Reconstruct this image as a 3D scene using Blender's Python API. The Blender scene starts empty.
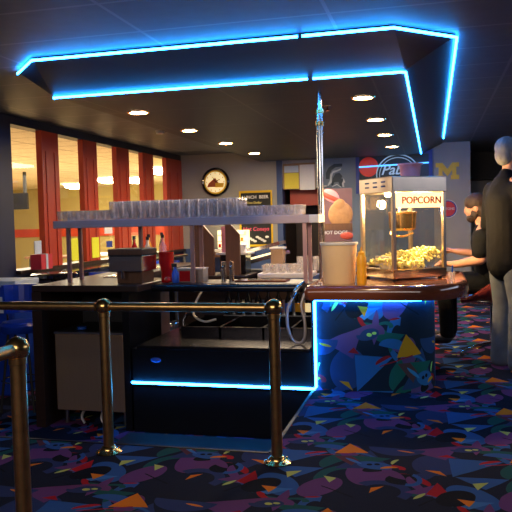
import bpy, bmesh, math, random
from mathutils import Vector, Matrix, Euler
from mathutils.geometry import tessellate_polygon
random.seed(7)
S = bpy.context.scene; COL = S.collection; PI = math.pi
# ---------------------------------------------------------------- camera
F = 700.0; EYE = 1.30
RX = (0.969, 0.011, 0.246); RY = (0.245, 0.055, -0.968)
def _n(v): return v.normalized()
def _ray(px, py): return Vector((px-256, 256-py, -F))
cy_ = _n(_ray(433, 216)); cz_ = _n(_ray(433-3000, 216+.0244*3000).cross(cy_))
if cz_.y < 0: cz_ = -cz_
cx_ = cy_.cross(cz_)
ROT = Matrix((cx_, cy_, cz_))
cam = bpy.data.cameras.new('camera'); cam.sensor_width = 36; cam.lens = F/512*36; cam.clip_end = 100
co = bpy.data.objects.new('camera', cam); COL.objects.link(co); co.location = (0, 0, EYE)
co.rotation_euler = ROT.to_euler(); S.camera = co
# ---------------------------------------------------------------- world, ambient lamps, exposure
W = bpy.data.worlds.new('world'); S.world = W; W.use_nodes = True
W.node_tree.nodes['Background'].inputs[0].default_value = (.25, .32, .5, 1)
W.node_tree.nodes['Background'].inputs[1].default_value = .05
S.view_settings.view_transform = 'Standard'; S.view_settings.look = 'None'
S.view_settings.exposure = 0; S.view_settings.gamma = 1; S.view_settings.use_curve_mapping = False
def area(loc, rot, sx, sy, power, col):
    l = bpy.data.lights.new('fill_light', 'AREA'); l.shape = 'RECTANGLE'; l.size = sx; l.size_y = sy
    l.energy = power; l.color = col
    o = bpy.data.objects.new('fill_light', l); COL.objects.link(o); o.location = loc; o.rotation_euler = rot
area((-1.5, -.8, 2.45), (math.radians(38), 0, 0), 4, 2.0, 135, (1, .86, .80))          # soft fill for the unseen ceiling lights behind the camera
area((4.5, 6, 2.4), (0, math.radians(25), 0), 1.5, 5, 80, (.75, .8, 1))       # soft fill added from the right, no fixture there
area((-2.2, 9.5, 2.3), (0, 0, 0), 1.2, 2.6, 170, (1, .78, .52))           # soft fill added over the back of the bar to brighten the wall
sp_ = bpy.data.lights.new('aimed_downlight', 'SPOT'); sp_.energy = 230; sp_.color = (1, .70, .40); sp_.spot_size = math.radians(30); sp_.spot_blend = .6; sp_.shadow_soft_size = .08
so_ = bpy.data.objects.new('aimed_downlight', sp_); COL.objects.link(so_); so_.location = (-.75, 2.9, 2.5); so_.rotation_euler = (Vector((-.72, 5.45, 1.08))-Vector((-.75, 2.9, 2.5))).to_track_quat('-Z', 'Y').to_euler()   # ceiling lamp above the rail aimed at the counter
area((-9, 12, 2.5), (0, 0, 0), 6, 8, 1250, (1, .87, .68))                   # room past the windows

# ---------------------------------------------------------------- materials
M = {}
def mat(name, col, rough=.5, metal=0., var=.12, scale=20., emit=0., ecol=None, bump=0., coat=0., spec=.5, trans=0., stretch=None, ior=1.45, sheen=0.):
    m = bpy.data.materials.new(name); m.use_nodes = True; nt = m.node_tree; b = nt.nodes['Principled BSDF']
    tc = nt.nodes.new('ShaderNodeTexCoord'); no = nt.nodes.new('ShaderNodeTexNoise'); no.inputs['Scale'].default_value = scale
    no.inputs['Detail'].default_value = 4
    if stretch:
        mp = nt.nodes.new('ShaderNodeMapping'); mp.inputs['Scale'].default_value = stretch
        nt.links.new(tc.outputs['Object'], mp.inputs[0]); nt.links.new(mp.outputs[0], no.inputs[0])
    else: nt.links.new(tc.outputs['Object'], no.inputs[0])
    mx = nt.nodes.new('ShaderNodeMix'); mx.data_type = 'RGBA'
    mx.inputs[6].default_value = (*[c*(1-var) for c in col], 1); mx.inputs[7].default_value = (*[min(1, c*(1+var)) for c in col], 1)
    nt.links.new(no.outputs[0], mx.inputs[0]); nt.links.new(mx.outputs[2], b.inputs['Base Color'])
    b.inputs['Roughness'].default_value = rough; b.inputs['Metallic'].default_value = metal
    b.inputs['Coat Weight'].default_value = coat; b.inputs['Specular IOR Level'].default_value = spec
    b.inputs['Transmission Weight'].default_value = trans; b.inputs['IOR'].default_value = ior
    if sheen: b.inputs['Sheen Weight'].default_value = sheen
    if emit:
        b.inputs['Emission Color'].default_value = (*(ecol or col), 1); b.inputs['Emission Strength'].default_value = emit
    if bump:
        bp = nt.nodes.new('ShaderNodeBump'); bp.inputs['Strength'].default_value = bump; bp.inputs['Distance'].default_value = .01
        nt.links.new(no.outputs[0], bp.inputs['Height']); nt.links.new(bp.outputs[0], b.inputs['Normal'])
    M[name] = m; return m
def glassmat(name, tint=(1, 1, 1), gl=.1, haze=0.):
    """thin sheet glass: clear, with a Fresnel reflection"""
    m = bpy.data.materials.new(name); m.use_nodes = True; nt = m.node_tree; nt.nodes.remove(nt.nodes['Principled BSDF'])
    out = nt.nodes['Material Output']; t = nt.nodes.new('ShaderNodeBsdfTransparent'); t.inputs[0].default_value = (*tint, 1)
    g = nt.nodes.new('ShaderNodeBsdfGlossy'); g.inputs['Roughness'].default_value = .03
    fr = nt.nodes.new('ShaderNodeFresnel'); fr.inputs[0].default_value = 1.5
    ad = nt.nodes.new('ShaderNodeMath'); ad.operation = 'ADD'; ad.inputs[1].default_value = gl; ad.use_clamp = True
    mx = nt.nodes.new('ShaderNodeMixShader'); L = nt.links
    L.new(fr.outputs[0], ad.inputs[0]); L.new(ad.outputs[0], mx.inputs[0]); L.new(t.outputs[0], mx.inputs[1]); L.new(g.outputs[0], mx.inputs[2])
    ge = nt.nodes.new('ShaderNodeNewGeometry'); fb = nt.nodes.new('ShaderNodeMath'); fb.operation = 'SUBTRACT'; fb.inputs[0].default_value = 1
    L.new(ge.outputs['Backfacing'], fb.inputs[1]); fm = nt.nodes.new('ShaderNodeMath'); fm.operation = 'MULTIPLY'; L.new(ad.outputs[0], fm.inputs[0]); L.new(fb.outputs[0], fm.inputs[1]); L.new(fm.outputs[0], mx.inputs[0])
    last = mx
    if haze:
        d = nt.nodes.new('ShaderNodeBsdfTranslucent'); d.inputs[0].default_value = (1, .92, .86, 1)
        d2 = nt.nodes.new('ShaderNodeBsdfDiffuse'); d2.inputs[0].default_value = (.95, .88, .82, 1)
        m1 = nt.nodes.new('ShaderNodeMixShader'); m1.inputs[0].default_value = .5
        L.new(d.outputs[0], m1.inputs[1]); L.new(d2.outputs[0], m1.inputs[2])
        m2 = nt.nodes.new('ShaderNodeMixShader'); no = nt.nodes.new('ShaderNodeTexNoise'); no.inputs['Scale'].default_value = 60
        tc = nt.nodes.new('ShaderNodeTexCoord'); L.new(tc.outputs['Object'], no.inputs[0])
        mm = nt.nodes.new('ShaderNodeMath'); mm.operation = 'MULTIPLY'; mm.inputs[1].default_value = haze*2
        L.new(no.outputs[0], mm.inputs[0]); L.new(mm.outputs[0], m2.inputs[0]); L.new(mx.outputs[0], m2.inputs[1]); L.new(m1.outputs[0], m2.inputs[2]); last = m2
    L.new(last.outputs[0], out.inputs[0]); M[name] = m; return m
mat('steel', (.55, .53, .5), .28, 1, .12, 8, bump=.05, stretch=(1, 1, 14))
mat('steel_warm', (.80, .66, .52), .3, 1, .1, 8)
mat('steel_bright', (.75, .72, .68), .18, 1, .1, 8)
mat('dark_steel', (.07, .065, .07), .24, 1, .2, 10)
mat('brushed_panel', (.55, .38, .24), .27, .7, .12, 6, stretch=(20, 1, 1), bump=.06)
mat('brass', (.74, .46, .15), .22, 1, .25, 30)
mat('brass_old', (.62, .38, .13), .3, 1, .35, 25)
mat('chrome', (.8, .8, .82), .08, 1, .05, 5)
mat('kettle_metal', (.75, .5, .25), .22, 1, .3, 12)
mat('black_panel', (.006, .006, .007), .4, 0, .3, 6, spec=.2)
mat('black_matte', (.015, .015, .017), .6, 0, .3, 10)
mat('black_gloss', (.01, .01, .012), .12, 0, .2, 10, coat=.5)
mat('black_leather', (.006, .006, .007), .75, 0, .4, 14, bump=.5, spec=.12)
mat('black_cloth', (.009, .010, .012), .9, 0, .3, 30, bump=.2, spec=.1)
mat('denim', (.11, .125, .15), .85, 0, .45, 9, bump=.4)
mat('skin', (.60, .30, .20), .5, 0, .1, 10)
mat('grey_hair', (.20, .20, .21), .6, 0, .5, 40, bump=.6, stretch=(1, 1, .3))
mat('brown_hair', (.03, .015, .010), .6, 0, .4, 40, bump=.6)
mat('soffit_black', (.012, .012, .016), .45, 0, .25, 3)
mat('wood_red', (.17, .050, .022), .16, 0, .35, 5, coat=.8, stretch=(1, 9, 9))
mat('wood_brown', (.13, .06, .03), .45, 0, .35, 6, stretch=(8, 8, 1))
mat('wood_dark', (.028, .014, .009), .4, 0, .35, 6, stretch=(1, 8, 8))
mat('grey_wall', (.36, .355, .33), .7, 0, .08, 4)
mat('blue_wall', (.05, .09, .22), .6, 0, .12, 4)
mat('slate_wall', (.17, .23, .30), .7, 0, .08, 4)
mat('navy_trim', (.008, .014, .045), .4, 0, .2, 5)
mat('navy_wall', (.012, .02, .06), .5, 0, .3, 3)
mat('red_paint', (.42, .045, .02), .4, 0, .15, 5)
mat('cream_wall', (.46, .38, .16), .8, 0, .08, 2)
mat('band_red', (.55, .06, .03), .5, 0, .1, 4)
mat('cream_floor', (.45, .33, .18), .5, 0, .15, 2)
mat('shelf_grey', (.50, .39, .38), .45, 0, .1, 8)
mat('copper_post', (.50, .30, .28), .3, .6, .15, 8)
mat('tan_plastic', (.85, .62, .34), .4, 0, .06, 8)
mat('mustard', (.90, .42, .02), .35, 0, .08, 8)
mat('red_plastic', (.55, .01, .01), .2, 0, .1, 8, coat=.4)
mat('pink_plastic', (.75, .30, .33), .35, 0, .1, 30)
mat('blue_plastic', (.02, .12, .6), .3, 0, .1, 8)
mat('blue_vinyl', (.01, .05, .42), .3, 0, .25, 5)
mat('white_paper', (.80, .80, .80), .7, 0, .05, 30)
mat('pale_blue_paper', (.50, .62, .75), .7, 0, .05, 30)
mat('yellow_paper', (.80, .70, .08), .7, 0, .06, 30)
mat('neon_yellow', (.75, .80, .04), .5, 0, .08, 30)
mat('cardboard', (.42, .27, .14), .8, 0, .1, 20)
mat('cork', (.35, .22, .12), .9, 0, .3, 80)
mat('chalk', (.02, .022, .022), .7, 0, .4, 30)
mat('yellow_frame', (.80, .52, .02), .35, 0, .1, 10)
mat('chalk_white', (.8, .8, .78), .9); mat('chalk_pink', (.8, .12, .2), .9); mat('chalk_yellow', (.8, .7, .2), .9)
mat('white_plastic', (.7, .68, .62), .4, 0, .05, 10)
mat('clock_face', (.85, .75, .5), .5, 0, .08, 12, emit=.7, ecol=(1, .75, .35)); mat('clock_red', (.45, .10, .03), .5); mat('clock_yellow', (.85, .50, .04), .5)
mat('maize', (.80, .52, .05), .5); mat('logo_dark', (.02, .04, .06), .5); mat('logo_pale', (.6, .68, .72), .5)
mat('logo_navy', (.012, .035, .06), .5)
mat('logo_red', (.55, .03, .05), .5); mat('logo_blue', (.03, .06, .30), .5); mat('logo_white', (.75, .75, .75), .5)
mat('poster_base', (.17, .09, .10), .3, 0, .3, 6); mat('sausage', (.5, .08, .05), .35, 0, .3, 14); mat('bun', (.42, .22, .09), .5, 0, .3, 18)
mat('popcorn', (.98, .80, .30), .7, 0, .25, 30)
mat('maroon_leather', (.13, .018, .016), .25, 0, .3, 10, coat=.3)
mat('rubber', (.02, .02, .02), .6)
mat('hose_grey', (.45, .42, .42), .3, .4, .2, 20)
mat('led', (.1, .4, 1), .5, emit=42, ecol=(.018, .29, 1))
mat('led_white', (.4, .7, 1), .5, emit=22, ecol=(.12, .50, 1))
mat('downlight', (1, .8, .5), .5, emit=110, ecol=(1, .60, .30))
mat('led_reflected', (.1, .4, 1), .5, emit=2.2, ecol=(.08, .40, 1))
mat('globe', (1, .9, .6), .5, emit=60, ecol=(1, .80, .45))
mat('sign_lit', (1, .7, .4), .5, emit=2.2, ecol=(1, .62, .25)); mat('menu_lit', (1, .85, .5), .5, emit=1.6, ecol=(1, .85, .45))
mat('neon_dim', (.3, .4, .5), .4, emit=.35, ecol=(.5, .75, 1)); mat('sign_red_lit', (.7, .05, .04), .4, emit=.12, ecol=(1, .05, .03))
mat('fridge_light', (1, .2, .1), .4, emit=1, ecol=(1, .4, .3))
glassmat('pane', (.97, .98, .97), .0); glassmat('case_glass', (.96, .95, .92), .03)
glassmat('tumbler_glass', (.97, .96, .95), .32, .17)  # warm whitish haze mixed in for the glasses' lamplit sparkle
def grid_mat(name, col, line, x0, y0, sx, sy, lw, rough):
    """suspended ceiling tiles: a grid of paler bars, laid by object coordinates"""
    m = mat(name, col, rough, 0, .25, 9); nt = m.node_tree; L = nt.links; b = nt.nodes['Principled BSDF']
    tc = nt.nodes.new('ShaderNodeTexCoord'); sp = nt.nodes.new('ShaderNodeSeparateXYZ'); L.new(tc.outputs['Object'], sp.inputs[0])
    def line_(out, o, s):
        a = nt.nodes.new('ShaderNodeMath'); a.operation = 'SUBTRACT'; a.inputs[1].default_value = o - s/2; L.new(out, a.inputs[0])
        c = nt.nodes.new('ShaderNodeMath'); c.operation = 'PINGPONG'; c.inputs[1].default_value = s/2; L.new(a.outputs[0], c.inputs[0])
        d = nt.nodes.new('ShaderNodeMath'); d.operation = 'GREATER_THAN'; d.inputs[1].default_value = s/2-lw; L.new(c.outputs[0], d.inputs[0]); return d
    p, q = line_(sp.outputs[0], x0, sx), line_(sp.outputs[1], y0, sy)
    mx = nt.nodes.new('ShaderNodeMath'); mx.operation = 'MAXIMUM'; L.new(p.outputs[0], mx.inputs[0]); L.new(q.outputs[0], mx.inputs[1])
    c = nt.nodes.new('ShaderNodeMix'); c.data_type = 'RGBA'; src = b.inputs['Base Color'].links[0].from_socket
    L.new(mx.outputs[0], c.inputs[0]); L.new(src, c.inputs[6]); c.inputs[7].default_value = (*line, 1); L.new(c.outputs[2], b.inputs['Base Color'])
grid_mat('ceiling_tiles', (.075, .085, .10), (.16, .16, .17), -.60, 3.68, 1.22, .61, .012, .5)
grid_mat('soffit_tiles', (.030, .027, .028), (.085, .07, .06), -1.66, 6.28, 1.22, 1.22, .009, .5)
grid_mat('cream_tiles', (.85, .76, .62), (.30, .24, .16), 0, 0, 1.22, .61, .012, .9)

# patterned carpet: abstract cut-out shapes on near black, repeating about every 0.92 m
def carpet_material():
    rnd = random.Random(21)
    g = bpy.data.node_groups.new('carpet_pattern', 'ShaderNodeTree'); N = g.nodes; L = g.links
    g.interface.new_socket('Vector', in_out='INPUT', socket_type='NodeSocketVector'); g.interface.new_socket('Color', in_out='OUTPUT', socket_type='NodeSocketColor')
    gi = N.new('NodeGroupInput'); go = N.new('NodeGroupOutput')
    no = N.new('ShaderNodeTexNoise'); no.inputs['Scale'].default_value = 5; L.new(gi.outputs[0], no.inputs[0])
    sc = N.new('ShaderNodeVectorMath'); sc.operation = 'SCALE'; sc.inputs['Scale'].default_value = .02; L.new(no.outputs['Color'], sc.inputs[0])
    ad = N.new('ShaderNodeVectorMath'); ad.operation = 'ADD'; L.new(gi.outputs[0], ad.inputs[0]); L.new(sc.outputs[0], ad.inputs[1])
    ti = N.new('ShaderNodeVectorMath'); ti.operation = 'SCALE'; ti.inputs['Scale'].default_value = 1/.92; L.new(ad.outputs[0], ti.inputs[0])
    base = N.new('ShaderNodeRGB'); base.outputs[0].default_value = (.010, .013, .024, 1); cur = base.outputs[0]
    def m1(op, a, b=None, c=None):
        n = N.new('ShaderNodeMath'); n.operation = op
        for i, v in enumerate((a, b, c)):
            if v is None: continue
            if isinstance(v, (int, float)): n.inputs[i].default_value = v
            else: L.new(v, n.inputs[i])
        return n.outputs[0]
    navy = (.024, .036, .095); blue = (.026, .085, .22); teal = (.012, .072, .062); mauve = (.125, .04, .12); red = (.36, .010, .014)
    lime = (.42, .46, .10); orange = (.66, .17, .01); sky = (.045, .15, .32); black = (.006, .007, .010); brown = (.10, .03, .035)
    def shape(cx, cy, rot, sx, sy, kind, col):
        nonlocal cur
        a = N.new('ShaderNodeVectorMath'); a.operation = 'ADD'; a.inputs[1].default_value = (.5-cx, .5-cy, 0); L.new(ti.outputs[0], a.inputs[0])
        f = N.new('ShaderNodeVectorMath'); f.operation = 'FRACTION'; L.new(a.outputs[0], f.inputs[0])
        mp = N.new('ShaderNodeMapping'); mp.vector_type = 'TEXTURE'; mp.inputs['Location'].default_value = (.5, .5, 0)
        mp.inputs['Rotation'].default_value = (0, 0, rot); mp.inputs['Scale'].default_value = (sx, sy, 1); L.new(f.outputs[0], mp.inputs[0])
        s = N.new('ShaderNodeSeparateXYZ'); L.new(mp.outputs[0], s.inputs[0]); x, y = s.outputs[0], s.outputs[1]
        r2 = m1('ADD', m1('MULTIPLY', x, x), m1('MULTIPLY', y, y))
        if kind == 'ell': k = m1('LESS_THAN', r2, 1)
        elif kind == 'half': k = m1('MULTIPLY', m1('LESS_THAN', r2, 1), m1('GREATER_THAN', y, 0))
        elif kind == 'ring': k = m1('MULTIPLY', m1('LESS_THAN', r2, 1), m1('GREATER_THAN', r2, .42))
        elif kind == 'arc': k = m1('MULTIPLY', m1('MULTIPLY', m1('LESS_THAN', r2, 1), m1('GREATER_THAN', r2, .38)), m1('GREATER_THAN', m1('ADD', y, m1('MULTIPLY', x, .4)), 0))
        elif kind == 'leaf':
            ay = m1('ADD', m1('ABSOLUTE', y), .8); k = m1('LESS_THAN', m1('ADD', m1('MULTIPLY', x, x), m1('MULTIPLY', ay, ay)), 1.64)
        elif kind == 'tri': k = m1('MULTIPLY', m1('LESS_THAN', m1('ADD', m1('MULTIPLY', m1('ABSOLUTE', x), 2), y), 1), m1('GREATER_THAN', y, -1))
        else: k = m1('LESS_THAN', m1('MAXIMUM', m1('ABSOLUTE', x), m1('ABSOLUTE', y)), 1)
        mx = N.new('ShaderNodeMix'); mx.data_type = 'RGBA'; L.new(k, mx.inputs[0]); L.new(cur, mx.inputs[6]); mx.inputs[7].default_value = (*col, 1)
        cur = mx.outputs[2]
    R = rnd.random
    big = [navy, blue, teal, mauve, navy, blue, teal, navy, mauve, teal, blue, navy, teal, blue, mauve, navy]
    for i, c in enumerate(big):
        shape((i % 4)/4+.14*R(), (i//4)/4+.14*R(), R()*6.3, .12+.09*R(), .08+.07*R(), rnd.choice(['ell', 'half', 'tri', 'leaf', 'tri', 'arc']), c)
    for i, c in enumerate([red, mauve, blue, red, teal, mauve, blue, red, black, mauve, sky, black, teal, mauve, brown, sky, mauve, blue, red, teal, mauve, blue, orange, black]):
        shape((i*.618) % 1, (i*.381+.1*R()) % 1, R()*6.3, .085+.06*R(), .045+.045*R(), rnd.choice(['tri', 'half', 'arc', 'ell', 'tri', 'leaf']), c)
    shape(.30, .62, .3, .10, .055, 'ell', navy); shape(.31, .61, .3, .13, .08, 'arc', mauve); shape(.31, .61, 0, .022, .016, 'ell', lime); shape(.35, .625, 0, .018, .012, 'ell', lime)
    shape(.78, .25, -.2, .10, .06, 'ell', blue); shape(.86, .22, .3, .05, .03, 'half', orange); shape(.75, .26, .2, .016, .016, 'ell', black); shape(.79, .27, .2, .016, .016, 'ell', black)
    for i, c in enumerate([lime, orange, lime, red, orange, red, lime, sky, orange, lime, red, orange]):
        shape((i*.618+.33) % 1, (i*.47+.1*R()) % 1, (R()-.5)*2.4, .04+.035*R(), .017+.018*R(), rnd.choice(['leaf', 'tri', 'half', 'tri']), c)
    shape(.52, .40, .35, .14, .004, 'box', red); shape(.1, .8, .9, .10, .005, 'box', black); shape(.62, .83, -.6, .11, .005, 'box', black)
    L.new(cur, go.inputs[0])
    def make(name, coord, rough, spec, gain):
        m = bpy.data.materials.new(name); m.use_nodes = True; nt = m.node_tree; b = nt.nodes['Principled BSDF']
        tc = nt.nodes.new('ShaderNodeTexCoord'); gr = nt.nodes.new('ShaderNodeGroup'); gr.node_tree = g
        mp = nt.nodes.new('ShaderNodeMapping'); mp.inputs['Location'].default_value = (.1, .25, 0) if coord == 'Object' else (.78, .12, 0)
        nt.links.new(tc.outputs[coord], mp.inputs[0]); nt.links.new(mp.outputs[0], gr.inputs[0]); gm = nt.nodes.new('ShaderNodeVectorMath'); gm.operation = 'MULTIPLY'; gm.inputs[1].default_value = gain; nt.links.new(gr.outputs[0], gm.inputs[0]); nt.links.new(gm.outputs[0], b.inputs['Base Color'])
        b.inputs['Roughness'].default_value = rough; b.inputs['Specular IOR Level'].default_value = spec
        n2 = nt.nodes.new('ShaderNodeTexNoise'); n2.inputs['Scale'].default_value = 220; bp = nt.nodes.new('ShaderNodeBump'); bp.inputs['Strength'].default_value = .5
        bp.inputs['Distance'].default_value = .004; nt.links.new(tc.outputs[coord], n2.inputs[0]); nt.links.new(n2.outputs[0], bp.inputs['Height']); nt.links.new(bp.outputs[0], b.inputs['Normal'])
        M[name] = m
    make('carpet', 'Object', .9, .05, (1, 1, 1)); make('carpet_front_lit', 'UV', .7, .15, (.9, 2.4, 2.6))  # blue-green gain paints the rope light's spill into the bar front
carpet_material()

# ---------------------------------------------------------------- mesh helpers
WM = {}
def wm(o): return WM.get(o.name, Matrix.Identity(4))
def box(bm, x0, y0, z0, x1, y1, z1, mi=0):
    v = [bm.verts.new(p) for p in ((x0,y0,z0),(x1,y0,z0),(x1,y1,z0),(x0,y1,z0),(x0,y0,z1),(x1,y0,z1),(x1,y1,z1),(x0,y1,z1))]
    for f in ((3,2,1,0),(4,5,6,7),(0,1,5,4),(1,2,6,5),(2,3,7,6),(3,0,4,7)):
        bm.faces.new([v[i] for i in f]).material_index = mi
    return v
def prism(bm, pts, ax, a, b):
    """polygon in the plane perpendicular to axis ax, from a to b"""
    def P(p, t): return ((t, p[0], p[1]), (p[0], t, p[1]), (p[0], p[1], t))[ax]
    A = [bm.verts.new(P(p, a)) for p in pts]; B = [bm.verts.new(P(p, b)) for p in pts]; n = len(pts)
    for i in range(n): bm.faces.new((A[i], B[i], B[(i+1) % n], A[(i+1) % n]))
    for t in tessellate_polygon([[Vector((p[0], p[1], 0)) for p in pts]]):
        bm.faces.new([A[q] for q in t]); bm.faces.new([B[q] for q in t])
def lathe(bm, prof, seg=24, c=(0, 0, 0), caps=True):
    rings = []
    for r, z in prof:
        if r < 1e-6: rings.append([bm.verts.new((c[0], c[1], c[2]+z))]); continue
        rings.append([bm.verts.new((c[0]+r*math.cos(2*PI*i/seg), c[1]+r*math.sin(2*PI*i/seg), c[2]+z)) for i in range(seg)])
    for A, B in zip(rings, rings[1:]):
        for i in range(seg):
            j = (i+1) % seg; a = [A[i % len(A)], A[j % len(A)]] if len(A) > 1 else [A[0]]; b = [B[j], B[i]] if len(B) > 1 else [B[0]]
            if len(a+b) > 2: bm.faces.new(a+b)
    if caps:
        if len(rings[0]) > 1: bm.faces.new(rings[0][::-1])
        if len(rings[-1]) > 1: bm.faces.new(rings[-1])
def tube(bm, pts, r, seg=10, closed=False):
    pts = [Vector(p) for p in pts]; n = len(pts); rs = r if isinstance(r, (list, tuple)) else [r]*n; rings = []; up = Vector((0, 0, 1))
    prev = None
    for i, p in enumerate(pts):
        if closed: t = pts[(i+1) % n]-pts[i-1]
        else: t = pts[min(i+1, n-1)]-pts[max(i-1, 0)]
        t.normalize()
        if prev is None: u = t.cross(up if abs(t.z) < .9 else Vector((1, 0, 0))).normalized()
        else: u = (prev-t*prev.dot(t)).normalized()
        prev = u; v = t.cross(u)
        rings.append([bm.verts.new(p+(u*math.cos(2*PI*k/seg)+v*math.sin(2*PI*k/seg))*rs[i]) for k in range(seg)])
    m = n if closed else n-1
    for i in range(m):
        A, B = rings[i], rings[(i+1) % n]
        for k in range(seg): bm.faces.new((A[k], A[(k+1) % seg], B[(k+1) % seg], B[k]))
    if not closed: bm.faces.new(rings[0][::-1]); bm.faces.new(rings[-1])
def ell(bm, c, r, rot=None, seg=20, rings=12):
    mt = Matrix.Translation(c) @ ((rot or Euler((0, 0, 0))).to_matrix().to_4x4()) @ Matrix.Diagonal((*r, 1))
    bmesh.ops.create_uvsphere(bm, u_segments=seg, v_segments=rings, radius=1, matrix=mt)
def bez(pts, n=10):
    """smooth path through points (Catmull-Rom)"""
    P = [Vector(p) for p in pts]; P = [2*P[0]-P[1]]+P+[2*P[-1]-P[-2]]; out = []
    for i in range(1, len(P)-2):
        for k in range(n):
            t = k/n; a, b, c, d = P[i-1:i+3]
            out.append(.5*((2*b)+(c-a)*t+(2*a-5*b+4*c-d)*t*t+(3*b-a-3*c+d)*t**3))
    out.append(P[-2]); return out
def obj(name, bm, m, parent=None, smooth=False, bevel=0, world=False, at=None, kind=None, label=None, keep=False):
    if world and parent is not None: bm.transform(wm(parent).inverted())
    if not keep: bmesh.ops.recalc_face_normals(bm, faces=bm.faces)
    me = bpy.data.meshes.new(name); bm.to_mesh(me); bm.free()
    for mm in (m if isinstance(m, (list, tuple)) else [m]): me.materials.append(M[mm])
    if smooth:
        for p in me.polygons: p.use_smooth = True
        if hasattr(me, 'set_sharp_from_angle'): me.set_sharp_from_angle(angle=math.radians(40))
    o = bpy.data.objects.new(name, me); COL.objects.link(o)
    if parent is not None: o.parent = parent; WM[o.name] = wm(parent)
    if at is not None:
        o.location = at; WM[o.name] = wm(o) @ Matrix.Translation(at)
    if bevel:
        b = o.modifiers.new('bevel', 'BEVEL'); b.width = bevel; b.segments = 2; b.limit_method = 'ANGLE'
    if kind: o['kind'] = kind
    if label: o['label'] = label
    return o
def tag(o, label, cat, group=None):
    o['label'] = label; o['category'] = cat
    if group: o['group'] = group
    return o
def thing(name, label, cat, loc=(0, 0, 0), rz=0, group=None):
    o = bpy.data.objects.new(name, None); COL.objects.link(o); o.location = loc; o.rotation_euler = (0, 0, rz); o.empty_display_size = .1
    WM[o.name] = Matrix.Translation(loc) @ Matrix.Rotation(rz, 4, 'Z'); return tag(o, label, cat, group)
def dup(root, loc, rz=None, label=None, group=None):
    r = root.copy(); COL.objects.link(r); r.location = loc
    if rz is not None: r.rotation_euler = (0, 0, rz)
    if label: r['label'] = label
    if group: r['group'] = group
    def rec(a, b):
        for ch in list(a.children):
            c = ch.copy(); COL.objects.link(c); c.parent = b; rec(ch, c)
    rec(root, r); return r
NB = bmesh.new
def bx(name, dims, m, parent=None, **k):
    bm = NB(); box(bm, *dims); return obj(name, bm, m, parent, **k)
def text_bm(s, size, ext=.004, shear=0, sx=1., rot=None, loc=(0, 0, 0)):
    cu = bpy.data.curves.new('t', 'FONT'); cu.body = s; cu.size = size; cu.extrude = ext; cu.align_x = 'CENTER'; cu.align_y = 'CENTER'; cu.shear = shear; cu.resolution_u = 3; cu.offset = size*.012
    o = bpy.data.objects.new('t', cu); COL.objects.link(o); dg = bpy.context.evaluated_depsgraph_get(); me = bpy.data.meshes.new_from_object(o.evaluated_get(dg))
    bm = NB(); bm.from_mesh(me); bpy.data.objects.remove(o); bpy.data.meshes.remove(me); bpy.data.curves.remove(cu)
    bm.transform(Matrix.Translation(loc) @ (rot or Euler((PI/2, 0, 0))).to_matrix().to_4x4() @ Matrix.Diagonal((sx, 1, 1, 1)))
    return bm
def struct(name, bm, m, **k): return obj(name, bm, m, kind='structure', **k)

# ---------------------------------------------------------------- setting
ZC = 2.54; PIT = -.40; XL = -4.55; YB = 12.4; ZS = 2.36
bm = NB()   # raised carpeted level: near strip and the tongue that runs past the bar on the right
prism(bm, [(-4.5, -4), (6.5, -4), (6.5, 15.2), (-.9, 15.2), (-.9, 3.73), (-4.5, 3.73)], 2, -.39, 0)
struct('floor', bm, 'carpet')
bx('floor_lower', (-4.6, 3.73, PIT-.1, -.9, 13, PIT), 'carpet', kind='structure')
bx('floor_far_room', (-17, 4, PIT-.1, -4.6, 24, PIT), 'cream_floor', kind='structure')
bm = NB(); box(bm, -4.6, 3.732, -.05, -.905, 3.75, .004); box(bm, -.905, 3.75, -.05, -.885, 5.18, .004); struct('trim_1', bm, 'black_panel')
bx('ceiling', (-4.6, -4, ZC, 6.6, 15.4, ZC+.1), 'ceiling_tiles', kind='structure')
bx('ceiling_far_room', (-17, 4, ZC+.04, -4.72, 24, ZC+.14), 'cream_tiles', kind='structure')
# dropped soffit over the bar, with sloping fascia
ins = [(-3.02, 5.25), (-.185, 5.25), (-.185, YB), (-3.02, YB)]
outl = [(-3.20, 5.03), (-2.85, 4.67), (-.23, 4.66), (.165, 5.05), (.165, YB), (-3.20, YB)]
bm = NB(); I = [bm.verts.new((*p, ZS)) for p in ins]; O = [bm.verts.new((*p, ZC-.012)) for p in outl]
bm.faces.new(I); bm.faces.new((O[1], O[2], I[1], I[0])); bm.faces.new((O[2], O[3], I[1])); bm.faces.new((O[3], O[4], I[2], I[1]))
bm.faces.new((O[5], O[0], I[0], I[3])); bm.faces.new((O[0], O[1], I[0]))
for f in bm.faces: f.material_index = 1
list(bm.faces)[0].material_index = 0
struct('ceiling_soffit', bm, ['soffit_tiles', 'soffit_black'])
# walls
bm = NB(); box(bm, -4.75, -4, -.45, XL, 6.95, ZC); struct('wall_left', bm, 'navy_wall')
bm = NB(); box(bm, -4.72, 6.95, -.45, XL, YB, .76); struct('wall_left_sill', bm, 'navy_wall')
bm = NB(); box(bm, -4.72, 6.95, 2.44, XL, YB, ZC); struct('trim_2', bm, 'navy_trim')
bm = NB(); box(bm, -4.74, 6.95, .76, XL+.06, YB, .80); struct('trim_3', bm, 'wood_dark')
pil = [(7.57, 7.96), (8.60, 9.00), (9.63, 10.07), (10.60, 11.04), (11.63, YB-.002)]
for i, (a, b) in enumerate(pil):
    bm = NB(); box(bm, -4.62, a, .80, XL+.01, b, 2.44); w = (b-a)/3
    box(bm, XL+.01, a+w*.55, .80, XL+.022, a+w*.9, 2.2); box(bm, XL+.01, b-w*.9, .80, XL+.022, b-w*.55, 2.2)
    struct('wall_left_pier', bm, 'red_paint', bevel=.004)
prev = 6.95
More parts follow.
